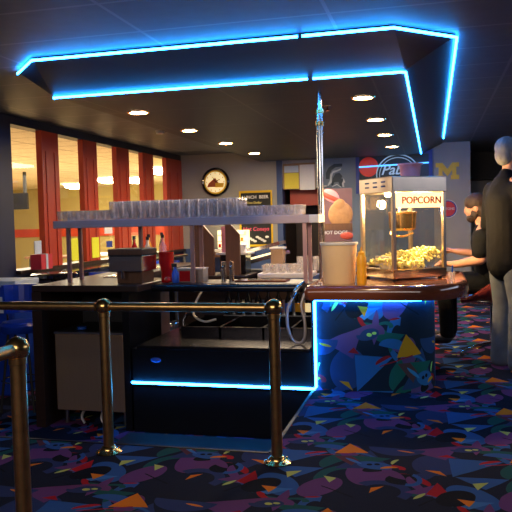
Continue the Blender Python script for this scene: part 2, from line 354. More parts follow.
for i, (a, b) in enumerate(pil):
    bm = NB()
    for (y0, y1) in ((prev, prev+.035),): box(bm, -4.62, y0, .80, -4.57, y1, 2.44)
    w = struct('window_%d' % (i+1), bm, 'navy_trim'); bx('glass', (-4.603, prev+.03, .80, -4.597, a-.006, 2.44), 'pane', w); prev = b
bm = NB(); box(bm, -4.6, YB, -.45, -2.72, YB+.15, ZC); struct('wall_back', bm, 'grey_wall')
bm = NB(); box(bm, -2.72, YB-.05, -.45, -2.62, YB+.15, ZC); struct('trim_4', bm, 'blue_wall')
bm = NB(); box(bm, -2.62, YB, 1.86, -1.95, YB+.15, ZC); struct('wall_back_over_doorway', bm, 'grey_wall')
bm = NB(); box(bm, -2.62, YB+1.2, -.45, -1.95, YB+1.3, 1.86); box(bm, -2.72, YB+.15, -.45, -2.62, YB+1.2, 1.9); box(bm, -1.95, YB+.15, -.45, -1.85, YB+1.2, 1.9); box(bm, -2.7, YB+.15, 1.86, -1.9, YB+1.25, 1.95)
struct('wall_hallway', bm, 'wood_dark')
bm = NB(); box(bm, -1.95, YB, -.45, .02, YB+.15, ZC); struct('wall_back_middle', bm, 'slate_wall')
bm = NB(); box(bm, .02, YB-.02, -.0, .62, YB+.15, ZC); struct('wall_back_right', bm, 'grey_wall')
bm = NB(); box(bm, -4.5, YB-.03, PIT, -2.72, YB, .80); struct('trim_5', bm, 'blue_wall')
bm = NB(); box(bm, .52, YB+.15, 0, .62, 15.2, ZC); struct('wall_return', bm, 'grey_wall')
bm = NB(); box(bm, .62, 15.05, 0, 6.6, 15.2, 2.2); struct('wall_far_right', bm, 'grey_wall')
bm = NB(); box(bm, .62, 14.6, 2.0, 6.6, 15.05, ZC); struct('trim_6', bm, 'black_matte')
bm = NB(); box(bm, 6.5, -4, -.4, 6.6, 15.2, ZC); struct('wall_right', bm, 'navy_wall')
bm = NB(); box(bm, -4.75, -4.1, -.4, 6.6, -4, ZC); struct('wall_behind', bm, 'navy_wall')
# the room beyond the windows
bm = NB(); box(bm, -17, 22, PIT, -4.7, 22.1, ZC+.1); struct('wall_far_room_end', bm, 'cream_wall')
bm = NB(); box(bm, -17.1, 4, PIT, -17, 22, ZC+.1); struct('wall_far_room_side', bm, 'cream_wall')
bm = NB(); box(bm, -4.8, YB+.15, PIT, -4.7, 22, ZC+.1); struct('wall_far_room_near', bm, 'cream_wall')
bm = NB(); box(bm, -17, 3.9, PIT, -4.75, 4, ZC+.1); struct('wall_far_room_front', bm, 'cream_wall')
bm = NB(); box(bm, -17, 21.95, .90, -4.8, 22, 1.18); struct('trim_7', bm, 'band_red')

# ---------------------------------------------------------------- light strips on soffit and bar
def strip(name, pts, label, r=.0095, m='led'):
    t = thing(name, label, 'light strip', pts[0]); a = NB(); tube(a, pts, r, 8); obj('glowing_tube', a, m, t, smooth=True, world=True)
    return t
def off(pts, d): return [(x, y, z+d) for x, y, z in pts]
zi = ZS-.012; zo = ZC-.026
t = strip('led_strip', [(-3.20, 5.02, zo), (-2.85, 4.66, zo), (-.86, 4.655, zo)], 'bright blue rope light on the upper front rim of the soffit, left run')
t = strip('led_strip', [(-.83, 4.652, zo), (-.23, 4.65, zo), (.172, 5.045, zo), (.172, 11.45, zo)], 'bright blue rope light turning the upper right rim of the soffit towards the back')
t = strip('led_strip', [(-3.03, 5.275, zi), (-3.02, 5.245, zi), (-.90, 5.243, zi)], 'bright blue rope light along the lower front edge of the soffit, left run')
t = strip('led_strip', [(-.86, 5.243, zi), (-.215, 5.243, zi), (-.18, 5.275, zi), (-.18, 12.1, zi)], 'bright blue rope light turning the lower right edge of the soffit towards the back')
YF = 5.21
ped = [(-.20+.33*math.sin(a)*.62, YF+.33-.33*math.cos(a)) for a in [k*PI/2/10 for k in range(11)]]
strip('led_strip', [(-2.38, YF-.022, .013), (-.885, YF-.022, .013), (-.872, YF-.020, .03), (-.872, YF-.020, .68), (-.86, YF-.020, .692)] + [(x+.012, y-.012, .692) for x, y in ped[:9]],
      'bright blue rope light along the bar foot, up its corner and under the counter', .0105)
# recessed downlights
dl = None
for row, X in (('left', -2.72), ('right', -.588)):
    for k, Y in enumerate((6.28, 7.73, 9.2, 10.77)):
        nm = ('nearest the camera', 'second from the front', 'third from the front', 'farthest back')[k]
        lab = 'round warm recessed ceiling light, %s in the %s row' % (nm, row)
        if dl is None:
            dl = thing('recessed_light', lab, 'ceiling light', (X, Y, ZS), 0, 'recessed lights in the soffit')
            a = NB(); lathe(a, [(.085, -.003), (.085, -.010), (.108, -.008), (.110, -.001)], 32, caps=False); obj('trim_ring', a, 'brass', dl, smooth=True)
            a = NB(); lathe(a, [(0, -.012), (.06, -.010), (.085, -.004)], 32, caps=False); obj('lens', a, 'downlight', dl, smooth=True)
        else: dup(dl, (X, Y, ZS), 0, lab)
# small ceiling fittings: sprinkler heads and a white detector
a = NB(); lathe(a, [(0, -.05), (.02, -.05), (.008, -.03), (.008, -.01), (.035, -.004), (.035, 0)], 14)
tag(obj('sprinkler_head', a, 'brass', at=(-.95, 6.6, ZS), smooth=True), 'small brass sprinkler head under the middle of the soffit', 'sprinkler')
a = NB(); lathe(a, [(0, -.05), (.05, -.045), (.065, -.01), (.065, 0)], 20)
tag(obj('smoke_detector', a, 'white_plastic', at=(-3.55, 8.9, ZC), smooth=True), 'small round white detector on the ceiling left of the soffit', 'smoke detector')
# globes in the far room
gl = None
for i, (x, y, lab) in enumerate([(-10.9, 20.0, 'wide flat ceiling lamp seen through the second window'), (-8.75, 18.0, 'flat glowing ceiling lamp in the third window'), (-8.1, 18.45, 'flat glowing ceiling lamp in the fourth window'),
                                  (-6.15, 15.45, 'near glowing ceiling lamp high in the fifth window'), (-7.35, 19.9, 'distant glowing ceiling lamp low in the fifth window'), (-12.4, 12.5, 'round ceiling lamp far left beyond the first window')]):
    if gl is None:
        gl = thing('globe_lamp', lab, 'ceiling lamp', (x, y, ZC+.04), 0)
        a = NB(); lathe(a, [(0, -.16), (.15, -.15), (.27, -.11), (.32, -.05), (.30, -.02)], 28, caps=False); obj('diffuser', a, 'globe', gl, smooth=True)
        a = NB(); lathe(a, [(.31, -.02), (.31, 0)], 28); obj('rim', a, 'white_plastic', gl)
    else: dup(gl, (x, y, ZC+.04), 0, lab)

# ---------------------------------------------------------------- the bar
bar = thing('bar_counter', 'rounded bar counter clad in patterned carpet with a glossy red wood top', 'bar counter', (-.5, 5.6, 0))
# carpeted drum front, with UVs in metres
bm = NB(); uv = bm.loops.layers.uv.new('UVMap')
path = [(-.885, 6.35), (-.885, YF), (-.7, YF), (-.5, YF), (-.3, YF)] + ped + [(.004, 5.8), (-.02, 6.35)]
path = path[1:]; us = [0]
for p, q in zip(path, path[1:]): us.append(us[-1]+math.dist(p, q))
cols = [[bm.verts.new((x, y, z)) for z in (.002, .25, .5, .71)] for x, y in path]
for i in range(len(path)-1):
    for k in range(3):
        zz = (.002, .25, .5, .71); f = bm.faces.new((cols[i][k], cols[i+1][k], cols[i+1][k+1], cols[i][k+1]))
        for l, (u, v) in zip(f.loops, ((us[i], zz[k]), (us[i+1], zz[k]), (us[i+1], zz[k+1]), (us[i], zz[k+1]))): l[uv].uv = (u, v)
o = obj('carpeted_front', bm, 'carpet_front_lit', bar, smooth=True, world=True)
bx('end_panel', (-.905, YF+.005, 0, -.887, 6.35, .71), 'black_panel', bar, world=True)
bx('back_panel', (-.887, 6.33, 0, -.03, 6.35, .71), 'black_panel', bar, world=True)
def counter_outline(e):
    pts = [(-.93-e, 6.42), (-.93-e, YF-.10-e), (-.93-e+.03, YF-.13-e)]
    cx, cyy, rx, ry = -.10, 5.62, .36+e, .54+e
    pts += [(cx+rx*math.sin(t), cyy-ry*math.cos(t)) for t in [k*PI/2/14 for k in range(15)]]
    pts += [(cx+rx, 6.42)]
    return pts
bm = NB(); rings = []
for e, z in ((-.05, .695), (-.008, .70), (.0, .72), (.004, .755), (-.004, .79), (-.018, .805), (-.035, .808), (-.05, .797), (-.07, .795)):
    rings.append([bm.verts.new((x, y, z)) for x, y in counter_outline(e)])
for A, B in zip(rings, rings[1:]):
    for i in range(len(A)): j = (i+1) % len(A); bm.faces.new((A[i], A[j], B[j], B[i]))
bm.faces.new(rings[0][::-1]); bm.faces.new(rings[-1])
obj('counter_top', bm, 'wood_red', bar, smooth=True, world=True)
a = NB(); lathe(a, [(0, -.02), (.03, -.018), (.035, 0)], 16, (.13, 5.55, .695), caps=False); obj('under_light', a, 'led_white', bar, world=True, label='small blue light under the counter end')

# sink unit: front X -2.38 .. -.91
sk = thing('bar_sink', 'long stainless bar sink unit with a plain black front panel', 'sink', (-1.64, 5.7, PIT))
bx('front_panel', (-2.38, YF, PIT, -.91, YF+.03, .285), 'black_panel', sk, world=True)
bx('side_panel', (-2.38, YF+.03, PIT, -2.36, 6.3, .285), 'black_panel', sk, world=True)
bx('kick_rail', (-2.38, YF-.012, -.012, -.91, YF, .002), 'dark_steel', sk, world=True)
bm = NB(); box(bm, -2.33, YF-.02, .285, -.915, 5.66, .315); box(bm, -2.33, 5.66, .285, -2.12, 6.25, .315)
obj('drain_board', bm, 'dark_steel', sk, world=True, bevel=.006)
bm = NB(); Y0, Y1 = 5.66, 6.25
for (x0, x1) in ((-2.12, -2.10), (-1.78, -1.76), (-1.40, -1.38), (-1.16, -1.14), (-.935, -.915)): box(bm, x0, Y0, .10, x1, Y1, .40)
box(bm, -2.10, Y0, .10, -.935, Y0+.02, .40); box(bm, -2.10, Y1-.02, .10, -.935, Y1, .42); box(bm, -2.10, Y0+.02, .10, -.935, Y1-.02, .12)
obj('basin', bm, 'dark_steel', sk, world=True)
bm = NB(); tube(bm, bez([(-2.2, 5.95, .315), (-2.2, 5.95, .42), (-2.15, 5.95, .47), (-2.05, 5.93, .43)], 6), .012); tube(bm, [(-2.24, 5.95, .34), (-2.16, 5.95, .34)], .016)
obj('faucet', bm, 'chrome', sk, smooth=True, world=True)
a = NB(); ell(a, (-2.17, YF-.012, .20), (.045, .01, .02)); obj('badge', a, 'blue_plastic', sk, world=True, label='small blue oval badge')
bx('back_splash', (-2.38, 6.30, PIT, -.91, 6.33, .72), 'wood_dark', sk, world=True)
# pass-through ledge above the sinks
lg = thing('bar_ledge', 'dark glossy pass-through ledge above the bar sinks', 'ledge', (-1.64, 5.7, .72))
bm = NB(); box(bm, -2.30, 5.52, .735, -.945, 5.92, .785); obj('ledge_top', bm, 'wood_dark', lg, world=True, bevel=.01)
bm = NB(); tube(bm, [(-2.30, 5.49, .752), (-.945, 5.49, .752)], .032, 14); obj('round_edge', bm, 'black_gloss', lg, smooth=True, world=True)
for x in (-2.28, -.965):
    bx('bracket', (x-.015, 5.85, .42, x+.015, 5.91, .735), 'dark_steel', lg, world=True)
# left wing
wg = thing('bar_wing', 'dark wood left wing of the bar running back beside the windows', 'bar counter', (-2.8, 5.9, PIT))
bm = NB(); prism(bm, [(-3.27, 5.20), (-2.31, 5.20), (-2.31, 5.95), (-2.78, 5.95), (-2.78, 8.2), (-3.27, 8.2)], 2, .745, .80)
obj('counter_top', bm, 'wood_dark', wg, world=True, bevel=.01)
bm = NB(); box(bm, -3.27, 5.20, PIT, -3.18, 8.1, .745); obj('side_panel', bm, 'wood_dark', wg, world=True)
bm = NB(); box(bm, -2.46, 5.22, PIT, -2.40, 5.9, .745); obj('upright', bm, 'black_panel', wg, world=True)
bm = NB(); box(bm, -3.18, 5.9, PIT, -2.46, 5.93, .745); obj('back_panel', bm, 'black_matte', wg, world=True)
bm = NB(); box(bm, -3.0, 5.98, .80, -2.85, 7.6, .812); obj('steel_inlay', bm, 'steel_bright', wg, world=True)
# under-counter refrigerator
fr = thing('undercounter_refrigerator', 'stainless door under-counter refrigerator below the left bar wing', 'refrigerator', (-2.8, 5.55, PIT))
bx('body', (-3.13, 5.33, -.28, -2.48, 5.88, .40), 'black_matte', fr, world=True, bevel=.006)
bx('door', (-3.12, 5.285, -.27, -2.49, 5.328, .385), 'brushed_panel', fr, world=True, bevel=.01)
bx('door_trim', (-3.12, 5.275, .385, -2.49, 5.328, .40), 'steel', fr, world=True)
for x in (-3.08, -2.53):
    for y in (5.38, 5.8):
        a = NB(); tube(a, [(x, y, PIT), (x, y, -.28)], .02, 10); obj('leg', a, 'steel', fr, smooth=True, world=True)
for x in (-2.9, -2.72):
    a = NB(); tube(a, bez([(x, 5.36, -.27), (x-.01, 5.32, -.33), (x+.02, 5.31, -.38)], 5), .012, 8); obj('drain_hose', a, 'hose_grey', fr, smooth=True, world=True)
tube_bm = NB(); tube(tube_bm, [(-2.95, 5.45, .40), (-2.95, 5.45, .42)], .04, 18)
tag(obj('jar_lid', tube_bm, 'blue_plastic', smooth=True), 'small round blue lid lying on top of the refrigerator', 'lid')
tag(bx('darkening_mat', (-2.40, 3.85, PIT+.001, -.95, 5.16, PIT+.012), 'rubber', bevel=.004), 'black mat added to darken the lower floor in front of the sinks', 'mat')  # added dark sheet, keeps the strip's blue light off the pit floor
# glass shelf on copper posts
sh = thing('glass_shelf', 'long grey shelf on slim pinkish posts above the bar, full of glasses', 'shelf', (-2.05, 5.66, .80))
SZ = 1.335
bx('shelf_board', (-3.22, 5.50, SZ-.065, -.955, 5.80, SZ), 'shelf_grey', sh, world=True, bevel=.004)
bx('lit_end', (-.955, 5.50, SZ-.065, -.875, 5.80, SZ), 'white_plastic', sh, world=True, bevel=.004)  # paler end piece: warm light on the shelf put into its colour
for x, y, z in ((-3.10, 5.55, .80), (-3.10, 5.76, .80), (-1.955, 5.55, .785), (-1.955, 5.78, .785), (-1.0, 5.55, .785), (-1.0, 5.78, .785), (-2.52, 5.78, .80)):
    a = NB(); box(a, x-.015, y-.015, z, x+.015, y+.015, SZ-.065); obj('post', a, 'copper_post', sh, world=True)
# tumblers
def glass_bm(h, r0, r1):
    a = NB(); lathe(a, [(0, .0), (r0*.9, 0), (r0, .004), (r1, h), (r1-.003, h), (r0-.003, .012), (0, .012)], 14, caps=False); return a
pint = obj('pint_glass', glass_bm(.155, .034, .040), 'tumbler_glass', smooth=True); short = obj('tumbler', glass_bm(.085, .032, .038), 'tumbler_glass', smooth=True)
used = {'p': False, 's': False}
def glass(kind, x, y, z, label, group, cat='drinking glass'):
    src = pint if kind == 'p' else short
    o = src if not used[kind] else src.copy()
    if used[kind]: COL.objects.link(o)
    used[kind] = True; o.location = (x, y, z); o.rotation_euler = (0, 0, random.random()*6); tag(o, label, cat, group)
rows = [(5.545, 'front'), (5.64, 'middle'), (5.735, 'back')]
sec = [('s', -3.16, 6, 0, 'short clear tumbler in the %s row at the left end of the shelf', 'short tumblers at the left end of the shelf'),
       ('p', -2.66, 7, 0, 'tall clear glass in the %s row of the left block on the shelf', 'tall glasses left of the gap on the shelf'),
       ('p', -2.06, 7, 0, 'tall clear glass in the %s row of the block below the clock', 'tall glasses right of the gap on the shelf'),
       ('s', -1.47, 6, 0, 'short clear tumbler in the %s row in front of the chalkboard', 'short tumblers towards the right end of the shelf')]
for kind, x0, n, _, lab, grp in sec:
    for k in range(n):
        for y, rn in rows:
            glass(kind, x0+k*.083+random.uniform(-.002, .002), y, SZ, lab % rn, grp + ', ' + rn + ' row')
for k in range(6):   # upper layer standing in the lower tumblers at left
    pass
# steel pole up to the soffit
pl = thing('support_pole', 'shiny steel pole rising from the counter end to the soffit', 'pole', (-.885, 5.63+.25, .80))
px, py = -.915, 5.88
a = NB(); tube(a, [(px, py, .795), (px, py, 2.20)], .027, 16); tube(a, [(px, py, 2.18), (px, py, 2.36)], .021, 14); obj('tube', a, 'steel_bright', pl, smooth=True, world=True)
for z in (2.18, 2.08): a = NB(); tube(a, [(px, py, z), (px, py, z+.035)], .037, 16); obj('clamp_ring', a, 'brass', pl, smooth=True, world=True)
# soda gun with loop of hose
sg = thing('soda_gun', 'bar soda gun in its holster with a hanging loop of hose', 'soda gun', (-.93, 5.4, .70))
a = NB(); tube(a, bez([(-.985, 5.42, .80), (-1.02, 5.40, .775), (-1.06, 5.38, .72), (-1.075, 5.38, .69)], 6), [.018]*6+[.024]*6+[.02]*7, 10); obj('gun_handle', a, 'chrome', sg, smooth=True, world=True)
bx('holster', (-1.0, 5.40, .70, -.91, 5.46, .79), 'black_matte', sg, world=True, bevel=.008)
loop = bez([(-1.075, 5.38, .68), (-1.115, 5.375, .60), (-1.12, 5.37, .47), (-1.08, 5.37, .355), (-1.02, 5.37, .33), (-.985, 5.37, .38), (-.985, 5.38, .50), (-1.01, 5.39, .62), (-.985, 5.41, .72)], 8)
a = NB(); tube(a, loop, .012, 10); obj('hose', a, 'hose_grey', sg, smooth=True, world=True)

# ---------------------------------------------------------------- brass railing
def rail_post(x, y, name_label, r=.03):
    t = thing('railing_post', name_label, 'railing post', (x, y, 0), 0)
    a = NB(); lathe(a, [(.075, 0), (.075, .006), (.06, .014), (.045, .02), (.040, .034), (r, .04)], 28); obj('base_flange', a, 'brass', t, smooth=True)
    a = NB(); lathe(a, [(r, .03), (r, .775), (r+.004, .778), (r+.004, .80), (r, .803)], 24); obj('tube', a, 'brass_old', t, smooth=True)
    a = NB(); ell(a, (0, 0, .835), (.047, .047, .047), seg=28, rings=18); obj('ball', a, 'brass', t, smooth=True)
    for k in range(4):
        an = PI/4+k*PI/2; a = NB(); lathe(a, [(.008, .012), (.008, .018), (.003, .021)], 8, (.062*math.cos(an), .062*math.sin(an), 0)); obj('screw', a, 'brass', t)
    return t
rail_post(-.824, 3.60, 'brass railing post with ball top at the right end of the railing')
rail_post(-1.807, 3.60, 'brass railing post with ball top in front of the refrigerator')
rail_post(-1.535, 2.33, 'nearest brass railing post at the left edge of the view')
def rail(p, q, label):
    a = NB(); tube(a, [p, q], .025, 18); tag(obj('handrail', a, 'brass_old', smooth=True), label, 'handrail')
rail((-1.76, 3.60, .835), (-.871, 3.60, .835), 'brass handrail bar between the two posts before the sinks')
rail((-1.854, 3.60, .835), (-4.50, 3.60, .835), 'brass handrail bar running left from the refrigerator post')
rail((-1.535, 2.283, .835), (-1.535, -.9, .835), 'brass handrail bar running towards the viewer at lower left')

# ---------------------------------------------------------------- popcorn machine
th = math.radians(37); cw, cd = .513, .49
C0 = Vector((-.305, 5.60)); ctr = C0+Vector((math.cos(th), math.sin(th)))*cw/2+Vector((-math.sin(th), math.cos(th)))*cd/2
pm = thing('popcorn_machine', 'steel and glass popcorn machine with a lit POPCORN sign', 'popcorn machine', (ctr.x, ctr.y, .795), th)
hw, hd = cw/2, cd/2; z0, z1, z2, z3 = .012, .085, .70, .825
bx('base', (-hw, -hd, z0, hw, hd, z1), 'kettle_metal', pm, bevel=.006)
for sx in (-1, 1):
    for sy in (-1, 1):
        a = NB(); lathe(a, [(.02, 0), (.018, z0)], 12, (sx*(hw-.04), sy*(hd-.04), 0)); obj('foot', a, 'rubber', pm)
        a = NB(); w = .030; x0 = sx*hw-(w if sx > 0 else 0); y0 = sy*hd-(w if sy > 0 else 0); box(a, x0, y0, z1, x0+w, y0+w, z2); obj('corner_post', a, 'steel_warm', pm, bevel=.003)
bx('roof', (-hw-.004, -hd-.004, z2, hw+.004, hd+.004, z3), 'steel_warm', pm, bevel=.006)
for i in range(3):
    for k in range(2):
        y = -.12+i*.12; z = z2+.045+k*.035; a = NB(); box(a, -hw-.008, y-.028, z, -hw-.003, y+.028, z+.012); obj('vent_slot', a, 'blue_wall', pm)
bx('glass_front', (-hw+.026, -hd+.008, z1, hw-.026, -hd+.012, z2), 'case_glass', pm)
bx('glass_side', (-hw+.008, -hd+.026, z1, -hw+.012, hd-.026, z2), 'case_glass', pm)
bx('glass_side', (hw-.012, -hd+.026, z1, hw-.008, hd-.026, z2), 'case_glass', pm)
bx('glass_back', (-hw+.026, hd-.012, z1, hw-.026, hd-.008, z2), 'case_glass', pm)
sp = bx('sign_panel', (-hw+.03, -hd-.002, z2-.125, hw-.03, -hd+.006, z2-.006), 'sign_lit', pm)
a = text_bm('POPCORN', .080, .003, sx=1.0, loc=(.015, -hd-.005, z2-.068)); obj('lettering', a, 'logo_red', sp, label='red POPCORN lettering')
kt = NB(); lathe(kt, [(0, .0), (.088, .0), (.108, .02), (.114, .14), (.122, .146), (.122, .156), (.0, .166)], 28, (.0, 0, .39)); kt = obj('kettle', kt, 'kettle_metal', pm, smooth=True)
a = NB(); tube(a, [(-.03, 0, .55), (-.03, 0, z2)], .012); tube(a, [(.02, 0, .53), (.10, -.03, .60), (.12, -.03, z2)], .008); obj('hanger', a, 'steel_bright', kt, smooth=True)
a = NB(); tube(a, bez([(-.10, -.02, .41), (-.15, -.05, .36), (-.07, -.10, .345), (.04, -.09, .37)], 6), .008); obj('kettle_handle', a, 'brass', kt, smooth=True)
bx('warming_shelf', (-hw+.03, -.0, z1, hw-.03, hd-.03, z1+.02), 'steel_bright', pm)
a = NB()
for k in range(900):
    x = random.uniform(-hw+.035, hw-.035); y = random.uniform(-hd+.035, hd-.035)
    top = .035+.095*max(0, min(1, (x/hw+.45)))+.03*math.sin(x*20+y*9)+.04*max(0, -x/hw-.4)
    z = z1+.012+random.random()**.5*max(.01, top); s = random.uniform(.009, .016)
    bmesh.ops.create_icosphere(a, subdivisions=1, radius=s, matrix=Matrix.Translation((x, y, z)))
obj('popcorn_pile', a, 'popcorn', pm, kind='stuff', smooth=False)
bx('cup_box', (-hw+.05, -.11, z1+.001, -hw+.07, .10, z1+.10), 'white_plastic', pm)
a = NB(); lathe(a, [(.0, -.03), (.03, -.025), (.034, 0)], 14, (-.13, .0, z2), caps=False); obj('heat_lamp', a, 'globe', pm)
l = bpy.data.lights.new('case_lamp', 'POINT'); l.energy = 80; l.color = (1, .66, .28); l.shadow_soft_size = .04
lo = bpy.data.objects.new('case_lamp', l); COL.objects.link(lo); lo.parent = pm; lo.location = (.14, -.06, .62)
l = bpy.data.lights.new('case_lamp', 'POINT'); l.energy = 36; l.color = (1, .66, .28); l.shadow_soft_size = .04
lo = bpy.data.objects.new('case_lamp', l); COL.objects.link(lo); lo.parent = pm; lo.location = (-.14, -.1, .60)
# pink tub on the roof
tb = thing('pink_tub', 'pink plastic tub with a rim on top of the popcorn machine', 'tub', (ctr.x+.07, ctr.y-.03, .795+z3))
a = NB(); lathe(a, [(.075, 0), (.090, .105), (.087, .105), (.072, .006), (0, .006)], 24); obj('bowl', a, 'pink_plastic', tb, smooth=True)
a = NB(); lathe(a, [(.085, .102), (.105, .104), (.105, .114), (.085, .114)], 24, caps=False); obj('rim', a, 'pink_plastic', tb, smooth=True)
# tan bucket
bk = thing('bucket', 'tan plastic bucket at the left end of the counter', 'bucket', (-.715, 5.45, .795))
a = NB(); lathe(a, [(.118, 0), (.122, .01), (.140, .31), (.135, .31), (.115, .012), (0, .012)], 36, caps=False); obj('pail', a, 'tan_plastic', bk, smooth=True)
a = NB(); lathe(a, [(.136, .298), (.146, .30), (.148, .318), (.136, .32)], 36, caps=False); obj('rim', a, 'white_plastic', bk, smooth=True)
# mustard bottle
ms = thing('squeeze_bottle', 'yellow squeeze bottle between the tan bucket and the popcorn machine', 'bottle', (-.535, 5.38, .795))
a = NB(); lathe(a, [(.034, 0), (.037, .01), (.036, .05), (.038, .06), (.036, .07), (.038, .1), (.036, .11), (.038, .14), (.037, .20), (.024, .225)], 24); obj('body', a, 'mustard', ms, smooth=True)
a = NB(); lathe(a, [(.026, .222), (.026, .24), (.010, .25), (.004, .285)], 16); obj('nozzle', a, 'mustard', ms, smooth=True)
# blue straw cup by the counter end
cp = thing('straw_cup', 'small clear cup with a blue straw right of the popcorn machine', 'cup', (.135, 5.62, .795))
a = NB(); lathe(a, [(.022, 0), (.03, .07), (.028, .07), (.02, .004), (0, .004)], 18, caps=False); obj('cup', a, 'tumbler_glass', cp, smooth=True)
a = NB(); tube(a, [(0, .0, .006), (.008, .004, .12)], .006, 8); obj('straw', a, 'blue_plastic', cp)

# ---------------------------------------------------------------- things on the ledge and wing
dp = thing('drink_dispenser', 'squat brown and steel drink dispenser on the left wing of the bar', 'dispenser', (-2.455, 5.45, .80))
bx('body', (-.11, -.08, 0, .12, .16, .13), 'wood_brown', dp, bevel=.005)
bx('steel_front', (-.155, -.14, .10, .145, .17, .235), 'steel_bright', dp, bevel=.008)
bx('lid', (-.16, -.145, .24, .15, .175, .29), 'wood_brown', dp, bevel=.008)
bx('seam', (-.158, -.142, .232, .148, .172, .243), 'black_matte', dp)
a = NB(); tube(a, [(-.02, -.16, .11), (-.02, -.16, .05)], .014, 10); obj('tap', a, 'chrome', dp, smooth=True)
pr = thing('pitcher', 'tall red plastic pitcher right of the drink dispenser', 'pitcher', (-2.235, 5.66, .785))
a = NB(); lathe(a, [(.045, 0), (.05, .01), (.048, .09), (.066, .17), (.066, .26), (.062, .26), (.062, .17), (.044, .09), (.042, .01), (0, .01)], 26, caps=False); obj('jug', a, 'red_plastic', pr, smooth=True)
sb = thing('spray_bottle', 'blue cleaning bottle with a black trigger on the ledge', 'bottle', (-2.135, 5.60, .785))
a = NB(); lathe(a, [(.028, 0), (.03, .01), (.03, .08), (.012, .12), (.012, .135)], 18); obj('body', a, 'blue_plastic', sb, smooth=True)
a = NB(); box(a, -.03, -.012, .135, .015, .012, .165); box(a, -.03, -.006, .105, -.02, .006, .14); obj('trigger', a, 'black_matte', sb, bevel=.003)
a = NB(); ell(a, (0, 0, .028), (.028, .028, .028)); tag(obj('red_ball', a, 'red_plastic', at=(-2.19, 5.56, .785), smooth=True), 'small red ball lying on the ledge beside the blue bottle', 'ball')
bm_ = thing('condiment_bin', 'stainless bin with a painted red reflection on the bar ledge', 'container', (-1.99, 5.68, .785))
bx('bin', (-.135, -.07, 0, .10, .07, .11), 'steel', bm_, bevel=.004); bx('lid', (-.14, -.075, .11, .105, .075, .122), 'white_plastic', bm_, bevel=.004)
bx('red_reflection', (-.11, -.074, .01, -.015, -.07, .10), 'red_plastic', bm_)  # red plate stands in for a red reflection in the steel
# things down in the sink area
for i, (x, lab) in enumerate(((-1.99, 'red plastic cup standing in the left sink basin'), (-1.88, 'red plastic cup right of its twin in the sink basin'))):
    a = NB(); lathe(a, [(.035, 0), (.05, .12), (.047, .12), (.033, .004), (0, .004)], 18, caps=False)
    tag(obj('red_cup', a, 'red_plastic', at=(x, 6.12, .12+.36-.36), smooth=True), lab, 'cup')
a = NB(); box(a, -2.02, 6.335, .55, -1.74, 6.42, .70); tag(obj('red_crate', a, 'red_plastic', bevel=.01), 'red plastic crate behind the sinks under the ledge', 'crate')
a = NB(); tube(a, bez([(-2.06, 6.15, .70), (-2.12, 6.05, .55), (-2.08, 5.9, .46), (-1.95, 5.8, .425), (-1.88, 5.9, .43)], 8), .010, 8)
tag(obj('drain_hose', a, 'white_plastic', smooth=True), 'pale curved hose hanging into the left sink', 'hose')

sr = thing('speed_rail', 'steel speed rail holding a row of bottles behind the sinks', 'bottle rack', (-1.4, 6.26, .36))
bx('back', (-.50, .03, .06, .46, .038, .20), 'steel', sr); bx('shelf', (-.50, -.06, .06, .46, .03, .068), 'steel', sr)
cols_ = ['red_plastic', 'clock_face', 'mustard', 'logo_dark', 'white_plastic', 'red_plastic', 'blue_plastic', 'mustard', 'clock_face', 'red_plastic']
names_ = ['red', 'cream', 'yellow', 'black', 'white', 'red', 'blue', 'yellow', 'cream', 'red']
first = None
for i, (m_, n_) in enumerate(zip(cols_, names_)):
    lab = 'dark bottle with a %s label in the speed rail, number %s from the left' % (n_, ['one', 'two', 'three', 'four', 'five', 'six', 'seven', 'eight', 'nine', 'ten'][i])
    t = thing('liquor_bottle', lab, 'bottle', (-1.86+i*.095, 6.245, .43), 0, 'bottles in the speed rail')
    if first is None:
        a = NB(); lathe(a, [(.034, 0), (.036, .01), (.036, .13), (.014, .18), (.014, .23)], 14); first = obj('body', a, 'black_gloss', t, smooth=True)
        a = NB(); lathe(a, [(.016, .225), (.016, .25)], 10); cap0 = obj('cap', a, 'chrome', t, smooth=True)
    else:
        for q in (first, cap0): c = q.copy(); COL.objects.link(c); c.parent = t
    a = NB(); lathe(a, [(.0368, .03), (.0368, .11)], 14, caps=False); obj('paper_label', a, m_, t, smooth=True)
# ---------------------------------------------------------------- behind the bar
bc = thing('back_counter', 'low back counter behind the bar with a dark top', 'counter', (-2.3, 7.6, PIT))
bx('cabinet', (-2.62, 7.36, PIT, -2.0, 7.86, .66), 'black_matte', bc, world=True); bx('top', (-2.64, 7.34, .66, -1.98, 7.88, .70), 'wood_dark', bc, world=True, bevel=.008)
# wooden dividers
def divider(x0, x1, y, z0, z1, cut, label):
    a = NB(); prism(a, [(x0, z0), (x1, z0), (x1, z1-cut*1.2), (x1-cut, z1), (x0, z1)], 1, y, y+.04); tag(obj('wood_divider', a, 'wood_brown'), label, 'partition')
divider(-2.60, -2.36, 7.39, .70, 1.28, .13, 'tall brown wooden divider with a slanted corner behind the shelf posts')
divider(-2.22, -2.06, 7.39, .70, 1.27, .10, 'smaller brown wooden divider behind the right middle shelf post')
a = NB(); box(a, -2.33, 7.60, .946, -2.22, 7.62, 1.24); tag(obj('pink_menu', a, 'pink_plastic'), 'pink card standing between the wooden dividers', 'card')
bx_o = thing('cash_register', 'black register with a pale top shelf behind the middle posts', 'cash register', (-2.18, 7.80, .70))
bx('body', (-.16, -.25, 0, .14, .0, .22), 'black_gloss', bx_o, bevel=.01); bx('top_tray', (-.20, -.28, .22, .18, .02, .245), 'white_plastic', bx_o, bevel=.004)
bx('receipt_box', (.03, -.2, .246, .12, -.1, .33), 'white_paper', bx_o)
